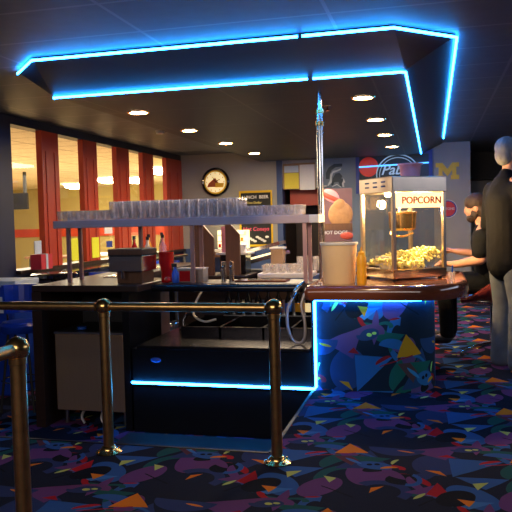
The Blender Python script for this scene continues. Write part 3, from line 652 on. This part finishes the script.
# lit display cabinet on the back wall
dc = thing('lit_display', 'bright lit snack display on a wooden shelf below the clock', 'display case', (-3.35, 12.1, .80))
bx('shelf', (-.55, -.30, -.13, .20, .28, -.04), 'wood_brown', dc); bx('light_box', (-.46, .10, .0, .10, .26, .33), 'menu_lit', dc)
a = NB()
for i in range(3): box(a, -.44, .06, .02+i*.11, .08, .10, .03+i*.11)
obj('rack', a, 'steel', dc)
for i in range(9):
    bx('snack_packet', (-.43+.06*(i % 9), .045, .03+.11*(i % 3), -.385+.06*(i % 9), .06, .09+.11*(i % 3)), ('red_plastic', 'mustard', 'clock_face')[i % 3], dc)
a = NB(); box(a, -.55, -.28, -.04, .2, .0, 0); obj('tray', a, 'white_plastic', dc)
# chalk board
cb = thing('chalkboard_menu', 'yellow framed black chalkboard menu on the back wall', 'menu board', (-3.13, YB-.02, .82))
bx('board', (-.27, -.01, .02, .29, .0, 1.0), 'chalk', cb)
a = NB(); box(a, -.30, -.03, 0, .32, .0, .04); box(a, -.30, -.03, .98, .32, .0, 1.02); box(a, -.30, -.03, .04, -.27, .0, .98); box(a, .29, -.03, .04, .32, .0, .98); obj('frame', a, 'yellow_frame', cb, bevel=.006)
obj('lettering', text_bm('LUNCH', .08, .002, loc=(-.11, -.014, .90)), 'chalk_white', cb); obj('lettering', text_bm('BEER', .08, .002, loc=(.16, -.014, .90)), 'chalk_white', cb); obj('lettering', text_bm('Two Dollar', .06, .002, loc=(-.02, -.014, .80)), 'chalk_yellow', cb)
obj('lettering', text_bm('Hot Coneys', .10, .002, shear=.2, loc=(.0, -.014, .32)), 'chalk_pink', cb)
a = NB()
for i in range(10): ell(a, (-.2+.045*i, -.012, .10+.05*((i*7) % 4)/2), (.035, .004, .022), seg=8, rings=6)
obj('chalk_drawing', a, 'chalk_white', cb)
# clock
ck = thing('wall_clock', 'round black rimmed wall clock with a yellow face on the back wall', 'clock', (-3.87, YB-.001, 2.02))
Rm = Matrix.Rotation(PI/2, 4, 'X')
def disc(prof, m, name, par, seg=40, **k):
    a = NB(); lathe(a, prof, seg); a.transform(Rm); return obj(name, a, m, par, smooth=True, **k)
disc([(.26, 0), (.265, .05), (.245, .065), (.215, .05)], 'black_gloss', 'rim', ck); disc([(.22, .04), (.22, .052)], 'yellow_frame', 'inner_ring', ck); fc = disc([(.19, .05), (.19, .056)], 'clock_face', 'face', ck)
a = NB(); prism(a, [(-.13, -.02), (.0, .08), (.05, .0), (.12, -.09), (-.16, -.09)], 1, -.060, -.057); obj('red_pyramid', a, 'clock_red', fc)
a = NB(); prism(a, [(.0, -.02), (.17, -.02), (.15, -.10), (.0, -.10)], 1, -.064, -.061); obj('yellow_patch', a, 'clock_yellow', fc)
a = NB()
for k in range(12):
    an = k*PI/6; c, s = math.cos(an)*.165, math.sin(an)*.165; box(a, c-.008, -.060, s-.012, c+.008, -.057, s+.012)
obj('hour_marks', a, 'logo_dark', fc)
for (dx, dz, w) in ((.09, .05, .008), (-.05, .10, .006)):
    a = NB(); tube(a, [(0, -.066, 0), (dx, -.066, dz)], w, 6); obj('hand', a, 'black_matte', ck)
# notice board with papers
nb = thing('notice_board', 'cork notice board with yellow and white sheets above the doorway', 'notice board', (-2.32, YB-.005, 1.84))
bx('board', (-.28, -.015, .0, .30, .0, .46), 'cork', nb); bx('yellow_sheet', (-.26, -.022, .01, .0, -.016, .29), 'yellow_paper', nb)
bx('pale_sheet', (-.26, -.022, .30, .0, -.016, .42), 'pale_blue_paper', nb); bx('white_sheet', (.02, -.024, -.02, .29, -.016, .43), 'white_paper', nb)
a = NB(); box(a, -2.55, YB+.3, 1.55, -2.0, YB+.36, 1.84); tag(obj('doorway_valance', a, 'red_paint'), 'dark red valance hanging inside the doorway', 'valance')
# warm food trays, glass tray, chrome posts
fw = thing('food_warmer', 'slanted steel food warmer with a yellow lit tray behind the ledge', 'food warmer', (-1.95, 8.1, .70))
c8 = Matrix.Rotation(math.radians(-14), 4, 'Y')
a = NB(); box(a, -.28, -.12, .12, .30, .25, .16); a.transform(c8); obj('lower_tray', a, 'steel_bright', fw); a = NB(); box(a, -.26, -.12, .25, .28, .25, .29); a.transform(c8); obj('hood', a, 'steel_bright', fw)
a = NB(); box(a, -.24, -.05, .17, .26, .2, .19); a.transform(c8); obj('glow_strip', a, 'menu_lit', fw)
for x in (-.2, .2): bx('leg', (x-.015, 0, -.0, x+.015, .03, .2 if x > 0 else .12), 'steel', fw)
bx('stand', (-.3, -.2, -1.1, .32, .3, 0), 'black_matte', fw)
gt = thing('glass_rack', 'pale dish rack behind the ledge right of the food warmer', 'dish rack', (-1.55, 7.2, .70))
bx('stand', (-.22, -.2, -1.1, .34, .45, -.0), 'blue_wall', gt); bx('tray', (-.22, -.2, .0, .34, .2, .05), 'white_plastic', gt, bevel=.01)
for i in range(6):
    for k in range(3):
        glass('s', -1.70+i*.088, 7.07+k*.1, .75, 'clear glass standing in the dish rack behind the ledge', 'glasses in the dish rack')
for i in range(4): glass('p', -1.38+i*.088, 7.35, .75+.0, 'tall glass at the back of the dish rack near the doorway', 'tall glasses in the dish rack')
bn = thing('utensil_bin', 'brown paper cup bin standing behind the dish rack', 'bin', (-1.66, 7.53, .70))
a = NB(); box(a, -.07, -.07, 0, .07, .07, .28); obj('box', a, 'cardboard', bn, bevel=.01); bx('lid', (-.08, -.08, .28, .08, .08, .30), 'white_plastic', bn)
for i, (x, lab) in enumerate(((-1.74, 'short chrome tap column on the ledge, left one'), (-1.67, 'short chrome tap column on the ledge, right one'))):
    t = thing('tap_column', lab, 'tap', (x, 5.72, .785)); a = NB(); tube(a, [(0, 0, 0), (0, 0, .17)], .022, 16); obj('column', a, 'steel_bright', t, smooth=True)
    a = NB(); tube(a, [(0, 0, .14), (0, -.05, .12)], .008, 8); obj('spout', a, 'chrome', t, smooth=True)
a = NB(); box(a, -1.62, 5.62, .785, -1.18, 5.82, .80); tag(obj('serving_tray', a, 'wood_red', bevel=.005), 'flat brown serving tray lying on the ledge', 'tray')
# bottles and dispensers at the left back (seen between posts)
for i, (x, y, z, h, m, lab) in enumerate([(-2.95, 6.6, .80, .34, 'red_plastic', 'tall red syrup bottle at the left behind the dispenser'), (-2.87, 6.75, .80, .33, 'white_plastic', 'tall white syrup bottle behind the dispenser'),
                                          (-2.94, 6.95, .80, .35, 'mustard', 'tall yellow syrup bottle behind the dispenser'), (-2.86, 7.15, .80, .34, 'pink_plastic', 'tall pink syrup bottle behind the dispenser'), (-2.95, 7.35, .80, .36, 'chrome', 'tall silver shaker behind the dispenser')]):
    t = thing('syrup_bottle', lab, 'bottle', (x, y, z)); a = NB(); lathe(a, [(.035, 0), (.036, h*.7), (.014, h*.88), (.014, h)], 16); obj('bottle', a, m, t, smooth=True)
    a = NB(); lathe(a, [(.017, h-.005), (.017, h+.03)], 12); obj('cap', a, 'black_matte', t)
# ---------------------------------------------------------------- back wall signs
ps = thing('beer_sign', 'large blue framed beer sign with Pabst script and a red blotch', 'sign', (-.66, YB-.002, 1.75))
bx('panel', (-.60, -.03, 0, .62, 0, .62), 'logo_dark', ps)
a = NB(); box(a, -.64, -.05, -.03, -.58, 0, .68); box(a, .60, -.05, -.03, .66, 0, .68); box(a, -.58, -.05, .62, .60, 0, .68); box(a, -.58, -.05, -.03, .60, 0, .0); obj('frame', a, 'logo_blue', ps)
a = NB(); ell(a, (-.42, -.032, .43), (.17, .006, .17)); obj('red_disc', a, 'sign_red_lit', ps)
a = NB(); tube(a, [(.08+.36*math.cos(t), -.045, .28+.34*math.sin(t)) for t in [k*2*PI/48 for k in range(48)]], .010, 6, True); tube(a, [(.08+.31*math.cos(t), -.045, .28+.29*math.sin(t)) for t in [k*2*PI/48 for k in range(48)]], .007, 6, True); obj('ring', a, 'neon_dim', ps)
obj('lettering', text_bm('Pabst', .25, .006, shear=.35, loc=(.06, -.045, .36)), 'neon_dim', ps); obj('lettering', text_bm('Blue Ribbon', .12, .006, shear=.35, loc=(.12, -.045, .19)), 'neon_dim', ps)
a = NB(); tube(a, [(-.58, -.07, .43), (.60, -.07, .46)], .012, 8); obj('led_reflection', a, 'led_reflected', ps)  # glowing rod stands in for the soffit rope light mirrored in the sign
# spartan helmet
sh_ = thing('helmet_emblem', 'helmet emblem with a crest on the blue-grey wall left of the beer sign', 'wall emblem', (-1.66, YB-.004, 1.98))
crest = [(-.17+.0, .02), (-.17, .13), (-.12, .22), (-.02, .28), (.12, .28), (.12, .23), (0, .22), (-.07, .17), (-.10, .10), (-.11, .02)]
a = NB(); prism(a, crest, 1, -.012, 0); obj('crest', a, 'logo_navy', sh_)
a = NB(); prism(a, [(-.10, .00), (-.09, .10), (-.04, .16), (.03, .17), (.10, .20), (.09, .17), (.02, .14), (-.04, .12), (-.07, .05), (-.07, -.04), (-.13, -.10), (-.15, -.10)], 1, -.014, 0); obj('crest_edge', a, 'logo_pale', sh_)
a = NB(); prism(a, [(-.05, .03), (0, .11), (.07, .12), (.12, .06), (.10, .02), (.14, .0), (.16, -.05), (.12, -.07), (.13, -.12), (.08, -.12), (.05, -.04), (-.02, -.04), (-.05, -.10), (-.08, -.09)], 1, -.013, 0); obj('mask', a, 'logo_navy', sh_)
a = NB(); prism(a, [(.14, .02), (.17, -.05), (.14, -.06), (.15, -.13), (.12, -.13), (.11, -.07), (.13, -.03)], 1, -.015, 0); prism(a, [(-.06, -.11), (.02, -.07), (.10, -.13), (.09, -.14), (.02, -.09), (-.07, -.13)], 1, -.015, 0); obj('outline', a, 'logo_pale', sh_)
# white pointer stick by helmet
# block M
mm = [(-.17, -.13), (-.17, -.06), (-.13, -.06), (-.13, .07), (-.17, .07), (-.17, .14), (-.07, .14), (0, .04), (.07, .14), (.17, .14), (.17, .07), (.13, .07), (.13, -.06), (.17, -.06), (.17, -.13), (.05, -.13), (.05, -.06), (.07, -.06), (.07, .02), (0, -.08), (-.07, .02), (-.07, -.06), (-.05, -.06), (-.05, -.13)]
a = NB(); prism(a, [(x*1.12, z*1.05) for x, z in mm], 1, -.012, 0); tag(obj('letter_emblem', a, 'maize', at=(.245, YB-.022, 2.05)), 'yellow block letter M on the grey wall', 'wall emblem')
pg = thing('round_badge', 'small round red and blue basketball badge on the grey wall', 'wall emblem', (.245, YB-.022, 1.415))
disc([(.155, 0), (.155, .008)], 'logo_white', 'white_rim', pg); disc([(.145, .004), (.145, .011)], 'logo_blue', 'blue_ring', pg); disc([(.125, .006), (.125, .014)], 'logo_red', 'red_ball', pg)
obj('lettering', text_bm('PISTONS', .058, .002, loc=(0, -.016, 0)), 'logo_white', pg)
# hot food poster
fp = thing('food_poster', 'glossy poster of a hot dog and a bun behind the tan bucket', 'poster', (-1.44, 10.8, .70))
bx('sheet', (-.24, -.01, 0, .24, 0, 1.06), 'poster_base', fp)
a = NB(); ell(a, (-.09, -.012, .93), (.18, .014, .045), Euler((0, .45, 0))); obj('hot_dog', a, 'sausage', fp, smooth=True)
a = NB(); ell(a, (-.08, -.010, .95), (.14, .012, .09), Euler((0, .6, 0))); obj('hot_dog_bun', a, 'pink_plastic', fp, smooth=True)
a = NB(); ell(a, (.06, -.012, .66), (.19, .02, .20)); ell(a, (.05, -.014, .80), (.10, .02, .10)); obj('bun', a, 'bun', fp, smooth=True)
a = NB(); ell(a, (.15, -.014, .33), (.10, .012, .055)); obj('tomato', a, 'sausage', fp, smooth=True)
bx('dark_band', (-.24, -.03, .42, .24, -.01, .52), 'wood_brown', fp)
obj('lettering', text_bm('HOT DOGS', .075, .003, loc=(-.03, -.014, .38)), 'logo_white', fp)
bx('stand', (-.02, 0, -.70, .02, .03, .9), 'steel', fp)
# white stick light near the pole
a = NB(); tube(a, [(-2.0, YB-.04, 1.865), (-1.82, YB-.04, 1.875)], .015, 8); tag(obj('wall_bracket', a, 'white_plastic', smooth=True), 'short white bracket rod left of the helmet emblem', 'bracket')

# ---------------------------------------------------------------- left side: tables, chairs, window items
def at(px, py, Y):
    d = ROT @ _ray(px, py); return Vector((0, 0, EYE))+d*(Y/d.y)
for i, (y0, lab) in enumerate(((7.1, 'dark drink rail table under the first windows'), (9.3, 'dark drink rail table under the middle windows'))):
    t = thing('drink_table', lab, 'table', (-4.25, y0+1.0, PIT)); bx('table_top', (-.22, -.95, 1.12, .2, .95, 1.16), 'black_gloss', t, bevel=.008)
    for yy in (-.8, .8): bx('leg', (-.03, yy-.03, 0, .03, yy+.03, 1.12), 'black_matte', t)
rt = thing('round_table', 'small round black pub table left of the bar wing', 'table', (-4.0, 6.82, PIT))
a = NB(); lathe(a, [(.0, 1.12), (.23, 1.12), (.25, 1.14), (.25, 1.17), (.23, 1.185), (0, 1.185)], 32); obj('table_top', a, 'black_gloss', rt, smooth=True)
a = NB(); tube(a, [(0, 0, .03), (0, 0, 1.12)], .035, 14); obj('pedestal', a, 'dark_steel', rt, smooth=True)
a = NB(); lathe(a, [(.25, 0), (.25, .015), (.06, .04)], 28); obj('foot', a, 'dark_steel', rt, smooth=True)
st = None
for i, (x, y, rz, lab) in enumerate([(-3.72, 5.72, .2, 'blue vinyl bar stool nearest the left edge'), (-3.70, 7.15, -.5, 'blue vinyl bar stool behind the round pub table'), (-3.72, 8.2, .4, 'blue vinyl bar stool under the second window'), (-3.70, 9.3, .1, 'blue vinyl bar stool under the third window')]):
    if st is None:
        st = thing('bar_stool', lab, 'stool', (x, y, PIT), rz, 'blue stools on the window side')
        a = NB(); lathe(a, [(0, .72), (.17, .72), (.19, .75), (.19, .79), (.16, .82), (0, .83)], 24); obj('seat', a, 'blue_vinyl', st, smooth=True)
        a = NB()
        for k in range(9):
            an0, an1 = PI*(.1+.8*k/9), PI*(.1+.8*(k+1)/9)
            v = [a.verts.new((r*math.cos(t_), r*math.sin(t_), z)) for (r, t_, z) in ((.19, an0, .88), (.19, an1, .88), (.21, an1, 1.15), (.21, an0, 1.15), (.16, an0, .88), (.16, an1, .88), (.18, an1, 1.15), (.18, an0, 1.15))]
            for f in ((0, 1, 2, 3), (5, 4, 7, 6), (3, 2, 6, 7), (1, 0, 4, 5), (0, 3, 7, 4), (2, 1, 5, 6)): a.faces.new([v[q] for q in f])
        bmesh.ops.remove_doubles(a, verts=a.verts, dist=1e-4); obj('backrest', a, 'blue_vinyl', st)
        for k in range(4):
            an = PI/4+k*PI/2; a = NB(); tube(a, [(.12*math.cos(an), .12*math.sin(an), .73), (.22*math.cos(an), .22*math.sin(an), 0)], .013, 8); obj('leg', a, 'black_matte', st, smooth=True)
        a = NB(); tube(a, [(.185*math.cos(t_), .185*math.sin(t_), .28) for t_ in [k*2*PI/24 for k in range(24)]], .009, 6, True); obj('foot_ring', a, 'chrome', st, smooth=True)
        for s in (-1, 1):
            a = NB(); tube(a, [(s*.15, .08, .78), (s*.17, .10, .92)], .01, 6); obj('back_post', a, 'chrome', st, smooth=True)
    else: dup(st, (x, y, PIT), rz, lab)
bp = thing('game_cabinet', 'blue lit-edge cabinet at the far left beside the round pub table', 'cabinet', (-4.2, 6.3, PIT))
bx('body', (-.3, -.2, 0, .16, .2, 1.10), 'blue_vinyl', bp, bevel=.02); bx('top_panel', (-.32, -.22, 1.10, .2, .22, 1.16), 'pale_blue_paper', bp, bevel=.01); bx('white_label', (-.12, -.215, .84, .1, -.2, 1.0), 'white_paper', bp)
# far room: television, gift box, posters
tv = thing('television', 'black wall television seen through the first window', 'television', (-9.38, 14.6, 1.69)); bx('screen', (-.25, -.03, 0, .21, .03, .38), 'black_gloss', tv); bx('bracket', (-.03, .03, .2, .03, .2, .3), 'black_matte', tv)
a = NB(); box(a, -.03, .2, .1, .03, .26, .90); obj('ceiling_pole', a, 'black_matte', tv)
gb = thing('gift_box', 'red patterned gift box with a teal ribbon on the window ledge', 'box', (-4.40, 7.22, .80))
bx('carton', (-.06, -.12, 0, .08, .12, .17), 'logo_red', gb); bx('ribbon', (-.065, -.02, 0, .085, .02, .175), 'pale_blue_paper', gb)
sgn = thing('table_sign', 'small pale blue picture card above the gift box', 'card', (-4.43, 7.22, .975)); bx('card', (-.005, -.07, 0, .005, .07, .15), 'pale_blue_paper', sgn)
a = NB(); box(a, -4.594, 8.20, .83, -4.586, 8.48, 1.12); tag(obj('window_notice', a, 'neon_yellow'), 'bright yellow sheet in the second window', 'notice')
a = NB(); box(a, -4.527, 8.72, .84, -4.520, 8.93, 1.12); tag(obj('window_notice', a, 'neon_yellow'), 'bright yellow sheet on the second red pier', 'notice')
a = NB(); box(a, -4.594, 9.25, 1.16, -4.586, 9.5, 1.32); tag(obj('window_notice', a, 'white_paper'), 'white sheet in the third window', 'notice')
a = NB(); box(a, -4.594, 9.30, .96, -4.586, 9.48, 1.05); tag(obj('window_notice', a, 'logo_blue'), 'small blue sticker low in the third window', 'notice')
for i, (x, y, m, lab) in enumerate([(-8.4, 14.5, 'wood_brown', 'brown booth table seen low in the first window'), (-7.6, 15.5, 'white_plastic', 'white table seen low in the second window')]):
    t = thing('dining_table', lab, 'table', (x, y, PIT)); bx('table_top', (-.6, -.4, .95, .6, .4, 1.0), m, t)
    for sx in (-.5, .5):
        for sy in (-.3, .3): bx('leg', (sx-.03, sy-.03, 0, sx+.03, sy+.03, .95), 'black_matte', t)
# ---------------------------------------------------------------- people
def skin_mesh(V, E, sub=2):
    """V: list of (pos, r along x, r along y); lofts every edge and rounds every joint; the caller's remesh fuses them into one skin"""
    bm = NB()
    def frame(d):
        u = Vector((1, 0, 0)); u = u-d*u.dot(d)
        if u.length < .35: u = Vector((0, 0, 1)); u = u-d*u.dot(d)
        u.normalize(); return u, d.cross(u)
    for i, j in E:
        p, q = Vector(V[i][0]), Vector(V[j][0]); d = (q-p).normalized(); u, v = frame(d); R = []
        n = 6
        for k in range(n+1):
            t = k/n; w = t*t*(3-2*t); c = p.lerp(q, t); a_ = V[i][1]*(1-w)+V[j][1]*w; b_ = V[i][-1]*(1-w)+V[j][-1]*w
            R.append([bm.verts.new(c+u*a_*math.cos(2*PI*m/20)+v*b_*math.sin(2*PI*m/20)) for m in range(20)])
        for A, B in zip(R, R[1:]):
            for m in range(20): bm.faces.new((A[m], A[(m+1) % 20], B[(m+1) % 20], B[m]))
        bm.faces.new(R[0][::-1]); bm.faces.new(R[-1])
    for v_ in V: mr = min(v_[1], v_[-1]); ell(bm, v_[0], (v_[1], v_[-1], mr*.95), seg=16, rings=10)
    return bm
def chain(V, E, pts, start=None):
    i = start
    for p in pts:
        V.append(p); n = len(V)-1
        if i is not None: E.append((i, n))
        i = n
    return i
def remeshed(name, bm, m, parent, vox=.012, smooth_it=4):
    o = obj(name, bm, m, parent, smooth=True)
    r = o.modifiers.new('remesh', 'REMESH'); r.mode = 'VOXEL'; r.voxel_size = vox; r.use_smooth_shade = True
    s = o.modifiers.new('smooth', 'SMOOTH'); s.iterations = smooth_it; s.factor = .5; return o
def head_parts(bm, c, f, tilt=0):
    """head facing direction f (unit xy) centred at c, into bm"""
    rz = math.atan2(f[1], f[0]); T = Matrix.Translation(c) @ Matrix.Rotation(rz, 4, 'Z') @ Matrix.Rotation(tilt, 4, 'Y')
    h = NB()
    ell(h, (-.01, 0, .025), (.098, .077, .10)); ell(h, (.02, 0, -.045), (.070, .062, .075)); ell(h, (.055, 0, -.085), (.032, .034, .026))
    ell(h, (.095, 0, -.015), (.018, .013, .028)); ell(h, (.104, 0, -.03), (.012, .015, .010)); ell(h, (.078, 0, .022), (.018, .05, .012))
    ell(h, (.082, 0, -.062), (.010, .024, .009))
    for s in (-1, 1): ell(h, (-.002, s*.078, -.01), (.018, .010, .032)); ell(h, (.06, s*.035, -.03), (.025, .022, .022))
    h.transform(T); me = bpy.data.meshes.new('h'); h.to_mesh(me); h.free(); bm.from_mesh(me); bpy.data.meshes.remove(me); return T
def hand(bm, w, d, side, curl=.35):
    """palm and five fingers from wrist w along direction d"""
    w = Vector(w); d = Vector(d).normalized(); up = Vector(side).normalized(); lat = d.cross(up).normalized()
    V = [((w), .022, .016), (w+d*.045, .036, .015), (w+d*.085, .038, .014)]; a = NB()
    b = skin_mesh(V, [(0, 1), (1, 2)], 1); me = bpy.data.meshes.new('h'); b.to_mesh(me); b.free(); a.from_mesh(me)
    for k, L in enumerate((.070, .080, .075, .058)):
        o = (k-1.5)*.020; p0 = w+d*.075+lat*o; p1 = p0+d*L*.45-up*L*.1; p2 = p1+d*L*.35-up*L*curl; p3 = p2+d*L*.15-up*L*curl*.9
        tube(a, [p0, p1, p2, p3], [.0095, .009, .008, .006], 8)
    p0 = w+d*.03+lat*-.028; tube(a, [p0, p0+d*.028-lat*.022, p0+d*.055-lat*.026-up*.01, p0+d*.072-lat*.018-up*.02], [.012, .0105, .0095, .007], 8)
    b = bpy.data.meshes.new('h'); a.to_mesh(b); a.free(); bm.from_mesh(b); bpy.data.meshes.remove(b); bpy.data.meshes.remove(me)

# standing man: local x = facing
def standing():
    t = thing('person', 'person standing at right with grey hair, black leather jacket and faded jeans, seen from behind', 'person', (.61, 6.22, 0), math.radians(28))
    k = 1.055; P = lambda x, y, z: (x*k, y*k, z*k)
    V = []; E = []
    pel = chain(V, E, [(P(0, 0, .96), .125, .15)]); ch = chain(V, E, [(P(0, 0, 1.12), .115, .145), (P(-.01, 0, 1.32), .125, .17), (P(-.01, 0, 1.45), .09, .12), (P(0, 0, 1.53), .055, .055), (P(.015, 0, 1.62), .055, .055)], pel)
    for s in (-1, 1):
        chain(V, E, [(P(0, s*.09, .90), .09, .09), (P(.02, s*.10, .50), .058, .058), (P(-.01, s*.11, .10), .04, .04), (P(.05, s*.12, .05), .04, .035), (P(.15, s*.125, .035), .035, .03)], pel)
        chain(V, E, [(P(0, s*.19, 1.43), .06, .06), (P(-.03, s*.25, 1.14), .045, .045), (P(.12, s*.22, .93), .032, .032), (P(.16, s*.21, .90), .025, .025)], 3)
    bm = skin_mesh(V, E); head_parts(bm, P(.01, 0, 1.715), (1, 0))
    for s in (-1, 1): hand(bm, P(.17, s*.21, .89), (.6, -s*.1, -.75), (.5, 0, .5))
    remeshed('body', bm, 'skin', t)
    # jacket
    V = []; E = []; c0 = chain(V, E, [(P(0, 0, 1.02), .165, .205)]); chain(V, E, [(P(0, 0, .84), .165, .205)], c0)
    c1 = chain(V, E, [(P(-.005, 0, 1.18), .16, .20), (P(-.015, 0, 1.34), .16, .215), (P(-.015, 0, 1.47), .105, .13), (P(-.005, 0, 1.545), .068, .068)], c0)
    for s in (-1, 1): chain(V, E, [(P(0, s*.20, 1.43), .085, .085), (P(-.02, s*.245, 1.15), .072, .072), (P(.12, s*.235, .95), .06, .06)], 3)
    remeshed('jacket', skin_mesh(V, E), 'black_leather', t)
    V = []; E = []; c0 = chain(V, E, [(P(0, 0, .93), .14, .165)])
    for s in (-1, 1): chain(V, E, [(P(0, s*.095, .82), .11, .10), (P(.02, s*.11, .50), .085, .08), (P(.0, s*.115, .25), .078, .075), (P(.0, s*.12, .055), .085, .08)], c0)
    remeshed('jeans', skin_mesh(V, E), 'denim', t)
    for s in (-1, 1):
        a = NB(); ell(a, P(.09, s*.125, .045), (.15, .058, .045)); ell(a, P(0, s*.125, .06), (.07, .052, .055)); bmesh.ops.bisect_plane(a, geom=a.verts[:]+a.edges[:]+a.faces[:], plane_co=(0, 0, .002), plane_no=(0, 0, -1), clear_outer=True)
        obj('shoe', a, 'black_matte', t, smooth=True)
    a = NB(); h = Matrix.Translation(P(.01, 0, 1.715)); ell(a, (-.022, 0, .042), (.100, .087, .098)); ell(a, (-.045, 0, -.02), (.075, .076, .085)); a.transform(h); remeshed('hair', a, 'grey_hair', t, .009, 3)
    for s in (-1, 1): a = NB(); ell(a, Vector(P(.01, 0, 1.715))+Vector((.083, s*.03, .004)), (.008, .010, .007), seg=10, rings=8); obj('eye', a, 'logo_white', t)
standing()
def seated():
    # facing -X (towards the counter); local x = facing
    t = thing('person', 'bearded person in a black t-shirt seated at the bar behind the popcorn machine', 'person', (.53, 6.80, 0), PI-.15)
    V = []; E = []
    pel = chain(V, E, [((0, 0, .68), .13, .15)]); chain(V, E, [((.03, 0, .86), .12, .145), ((.06, 0, 1.03), .115, .16), ((.075, 0, 1.13), .08, .11), ((.09, 0, 1.20), .052, .052), ((.12, 0, 1.27), .05, .05)], pel)
    for s in (-1, 1):
        chain(V, E, [((.08, s*.09, .66), .09, .09), ((.42, s*.14, .67), .065, .065), ((.40, s*.13, .30), .045, .045), ((.42, s*.13, .17), .04, .035), ((.52, s*.14, .145), .035, .03)], pel)
    ends = []
    chain(V, E, [((.08, -.19, 1.10), .055, .055), ((.10, -.25, .92), .045, .045), ((.32, -.20, .95), .034, .034), ((.38, -.19, .96), .025, .025)], 3)
    chain(V, E, [((.08, .19, 1.10), .058, .058), ((.08, .25, .90), .048, .048), ((.30, .24, .855), .036, .036), ((.37, .23, .86), .026, .026)], 3)
    bm = skin_mesh(V, E); head_parts(bm, (.145, 0, 1.365), (1, 0), .12)
    hand(bm, (.38, -.19, .96), (1, .1, .05), (0, 0, 1)); hand(bm, (.37, .23, .86), (1, -.1, 0), (0, 0, 1)); remeshed('body', bm, 'skin', t)
    V = []; E = []; c0 = chain(V, E, [((.0, 0, .74), .155, .18)]); chain(V, E, [((.03, 0, .88), .145, .175), ((.055, 0, 1.04), .14, .19), ((.075, 0, 1.14), .095, .12), ((.085, 0, 1.19), .065, .065)], c0)
    for s in (-1, 1): chain(V, E, [((.08, s*.20, 1.10), .08, .08), ((.09, s*.25, .96), .068, .068)], 2)
    remeshed('t_shirt', skin_mesh(V, E), 'black_cloth', t)
    V = []; E = []; c0 = chain(V, E, [((0, 0, .67), .145, .165)])
    for s in (-1, 1): chain(V, E, [((.1, s*.10, .665), .105, .105), ((.42, s*.145, .675), .082, .082), ((.405, s*.135, .40), .068, .068), ((.40, s*.13, .20), .065, .065)], c0)
    remeshed('trousers', skin_mesh(V, E), 'black_cloth', t)
    for s in (-1, 1):
        a = NB(); ell(a, (.49, s*.14, .145), (.14, .052, .042)); ell(a, (.41, s*.135, .16), (.06, .05, .055)); obj('shoe', a, 'black_matte', t, smooth=True)
    hc = (.145, 0, 1.365)
    a = NB(); ell(a, (-.010, 0, .050), (.108, .090, .094)); ell(a, (-.045, 0, -.02), (.075, .079, .085)); a.transform(Matrix.Translation(hc) @ Matrix.Rotation(.12, 4, 'Y')); remeshed('hair', a, 'brown_hair', t, .009, 3)
    a = NB(); ell(a, (.045, 0, -.088), (.052, .060, .045)); ell(a, (.015, .055, -.055), (.035, .018, .05)); ell(a, (.015, -.055, -.055), (.035, .018, .05)); a.transform(Matrix.Translation(hc) @ Matrix.Rotation(.12, 4, 'Y')); remeshed('beard', a, 'brown_hair', t, .009, 2)
seated()
# swivel chair under the seated person
sc = thing('swivel_chair', 'maroon shell swivel chair with a star base under the seated person', 'chair', (.53, 6.80, 0), PI-.15)
a = NB(); N1, N2 = 18, 8; g = []
for i in range(N1+1):      # shell: seat rising to the backrest, wrapping round the sides
    s = i/N1; row = []
    if s < .5: x = .26-.44*(s/.5); z = .50+.015*math.cos(s*6)
    else: q = (s-.5)/.5; x = -.18-.13*q-.05*math.sin(q*PI/2); z = .50+.42*q**.9
    for k in range(N2+1):
        v = k/N2*2-1; w = .25 if s < .5 else .25-.03*s; lift = (.04+.30*min(1, max(0, s-.08)*2.4))*abs(v)**3; row.append(a.verts.new((x+(.12*abs(v)**2 if s > .5 else 0), v*w, z+lift*(1 if s < .5 else max(0, 1-(s-.5)*1.8)))))
    g.append(row)
for i in range(N1):
    for k in range(N2): a.faces.new((g[i][k], g[i+1][k], g[i+1][k+1], g[i][k+1]))
shell = obj('shell', a, 'maroon_leather', sc, smooth=True); so = shell.modifiers.new('solid', 'SOLIDIFY'); so.thickness = .035
a = NB(); tube(a, [(0, 0, .10), (0, 0, .47)], .028, 14); obj('column', a, 'chrome', sc, smooth=True)
for k in range(4):
    an = k*PI/2+.5; a = NB(); tube(a, [(0, 0, .105), (.16*math.cos(an), .16*math.sin(an), .085), (.30*math.cos(an), .30*math.sin(an), .035)], [.022, .018, .012], 10); obj('base_arm', a, 'chrome', sc, smooth=True)
    a = NB(); lathe(a, [(.02, 0), (.02, .03)], 12, (.30*math.cos(an), .30*math.sin(an), 0)); obj('glide', a, 'rubber', sc)
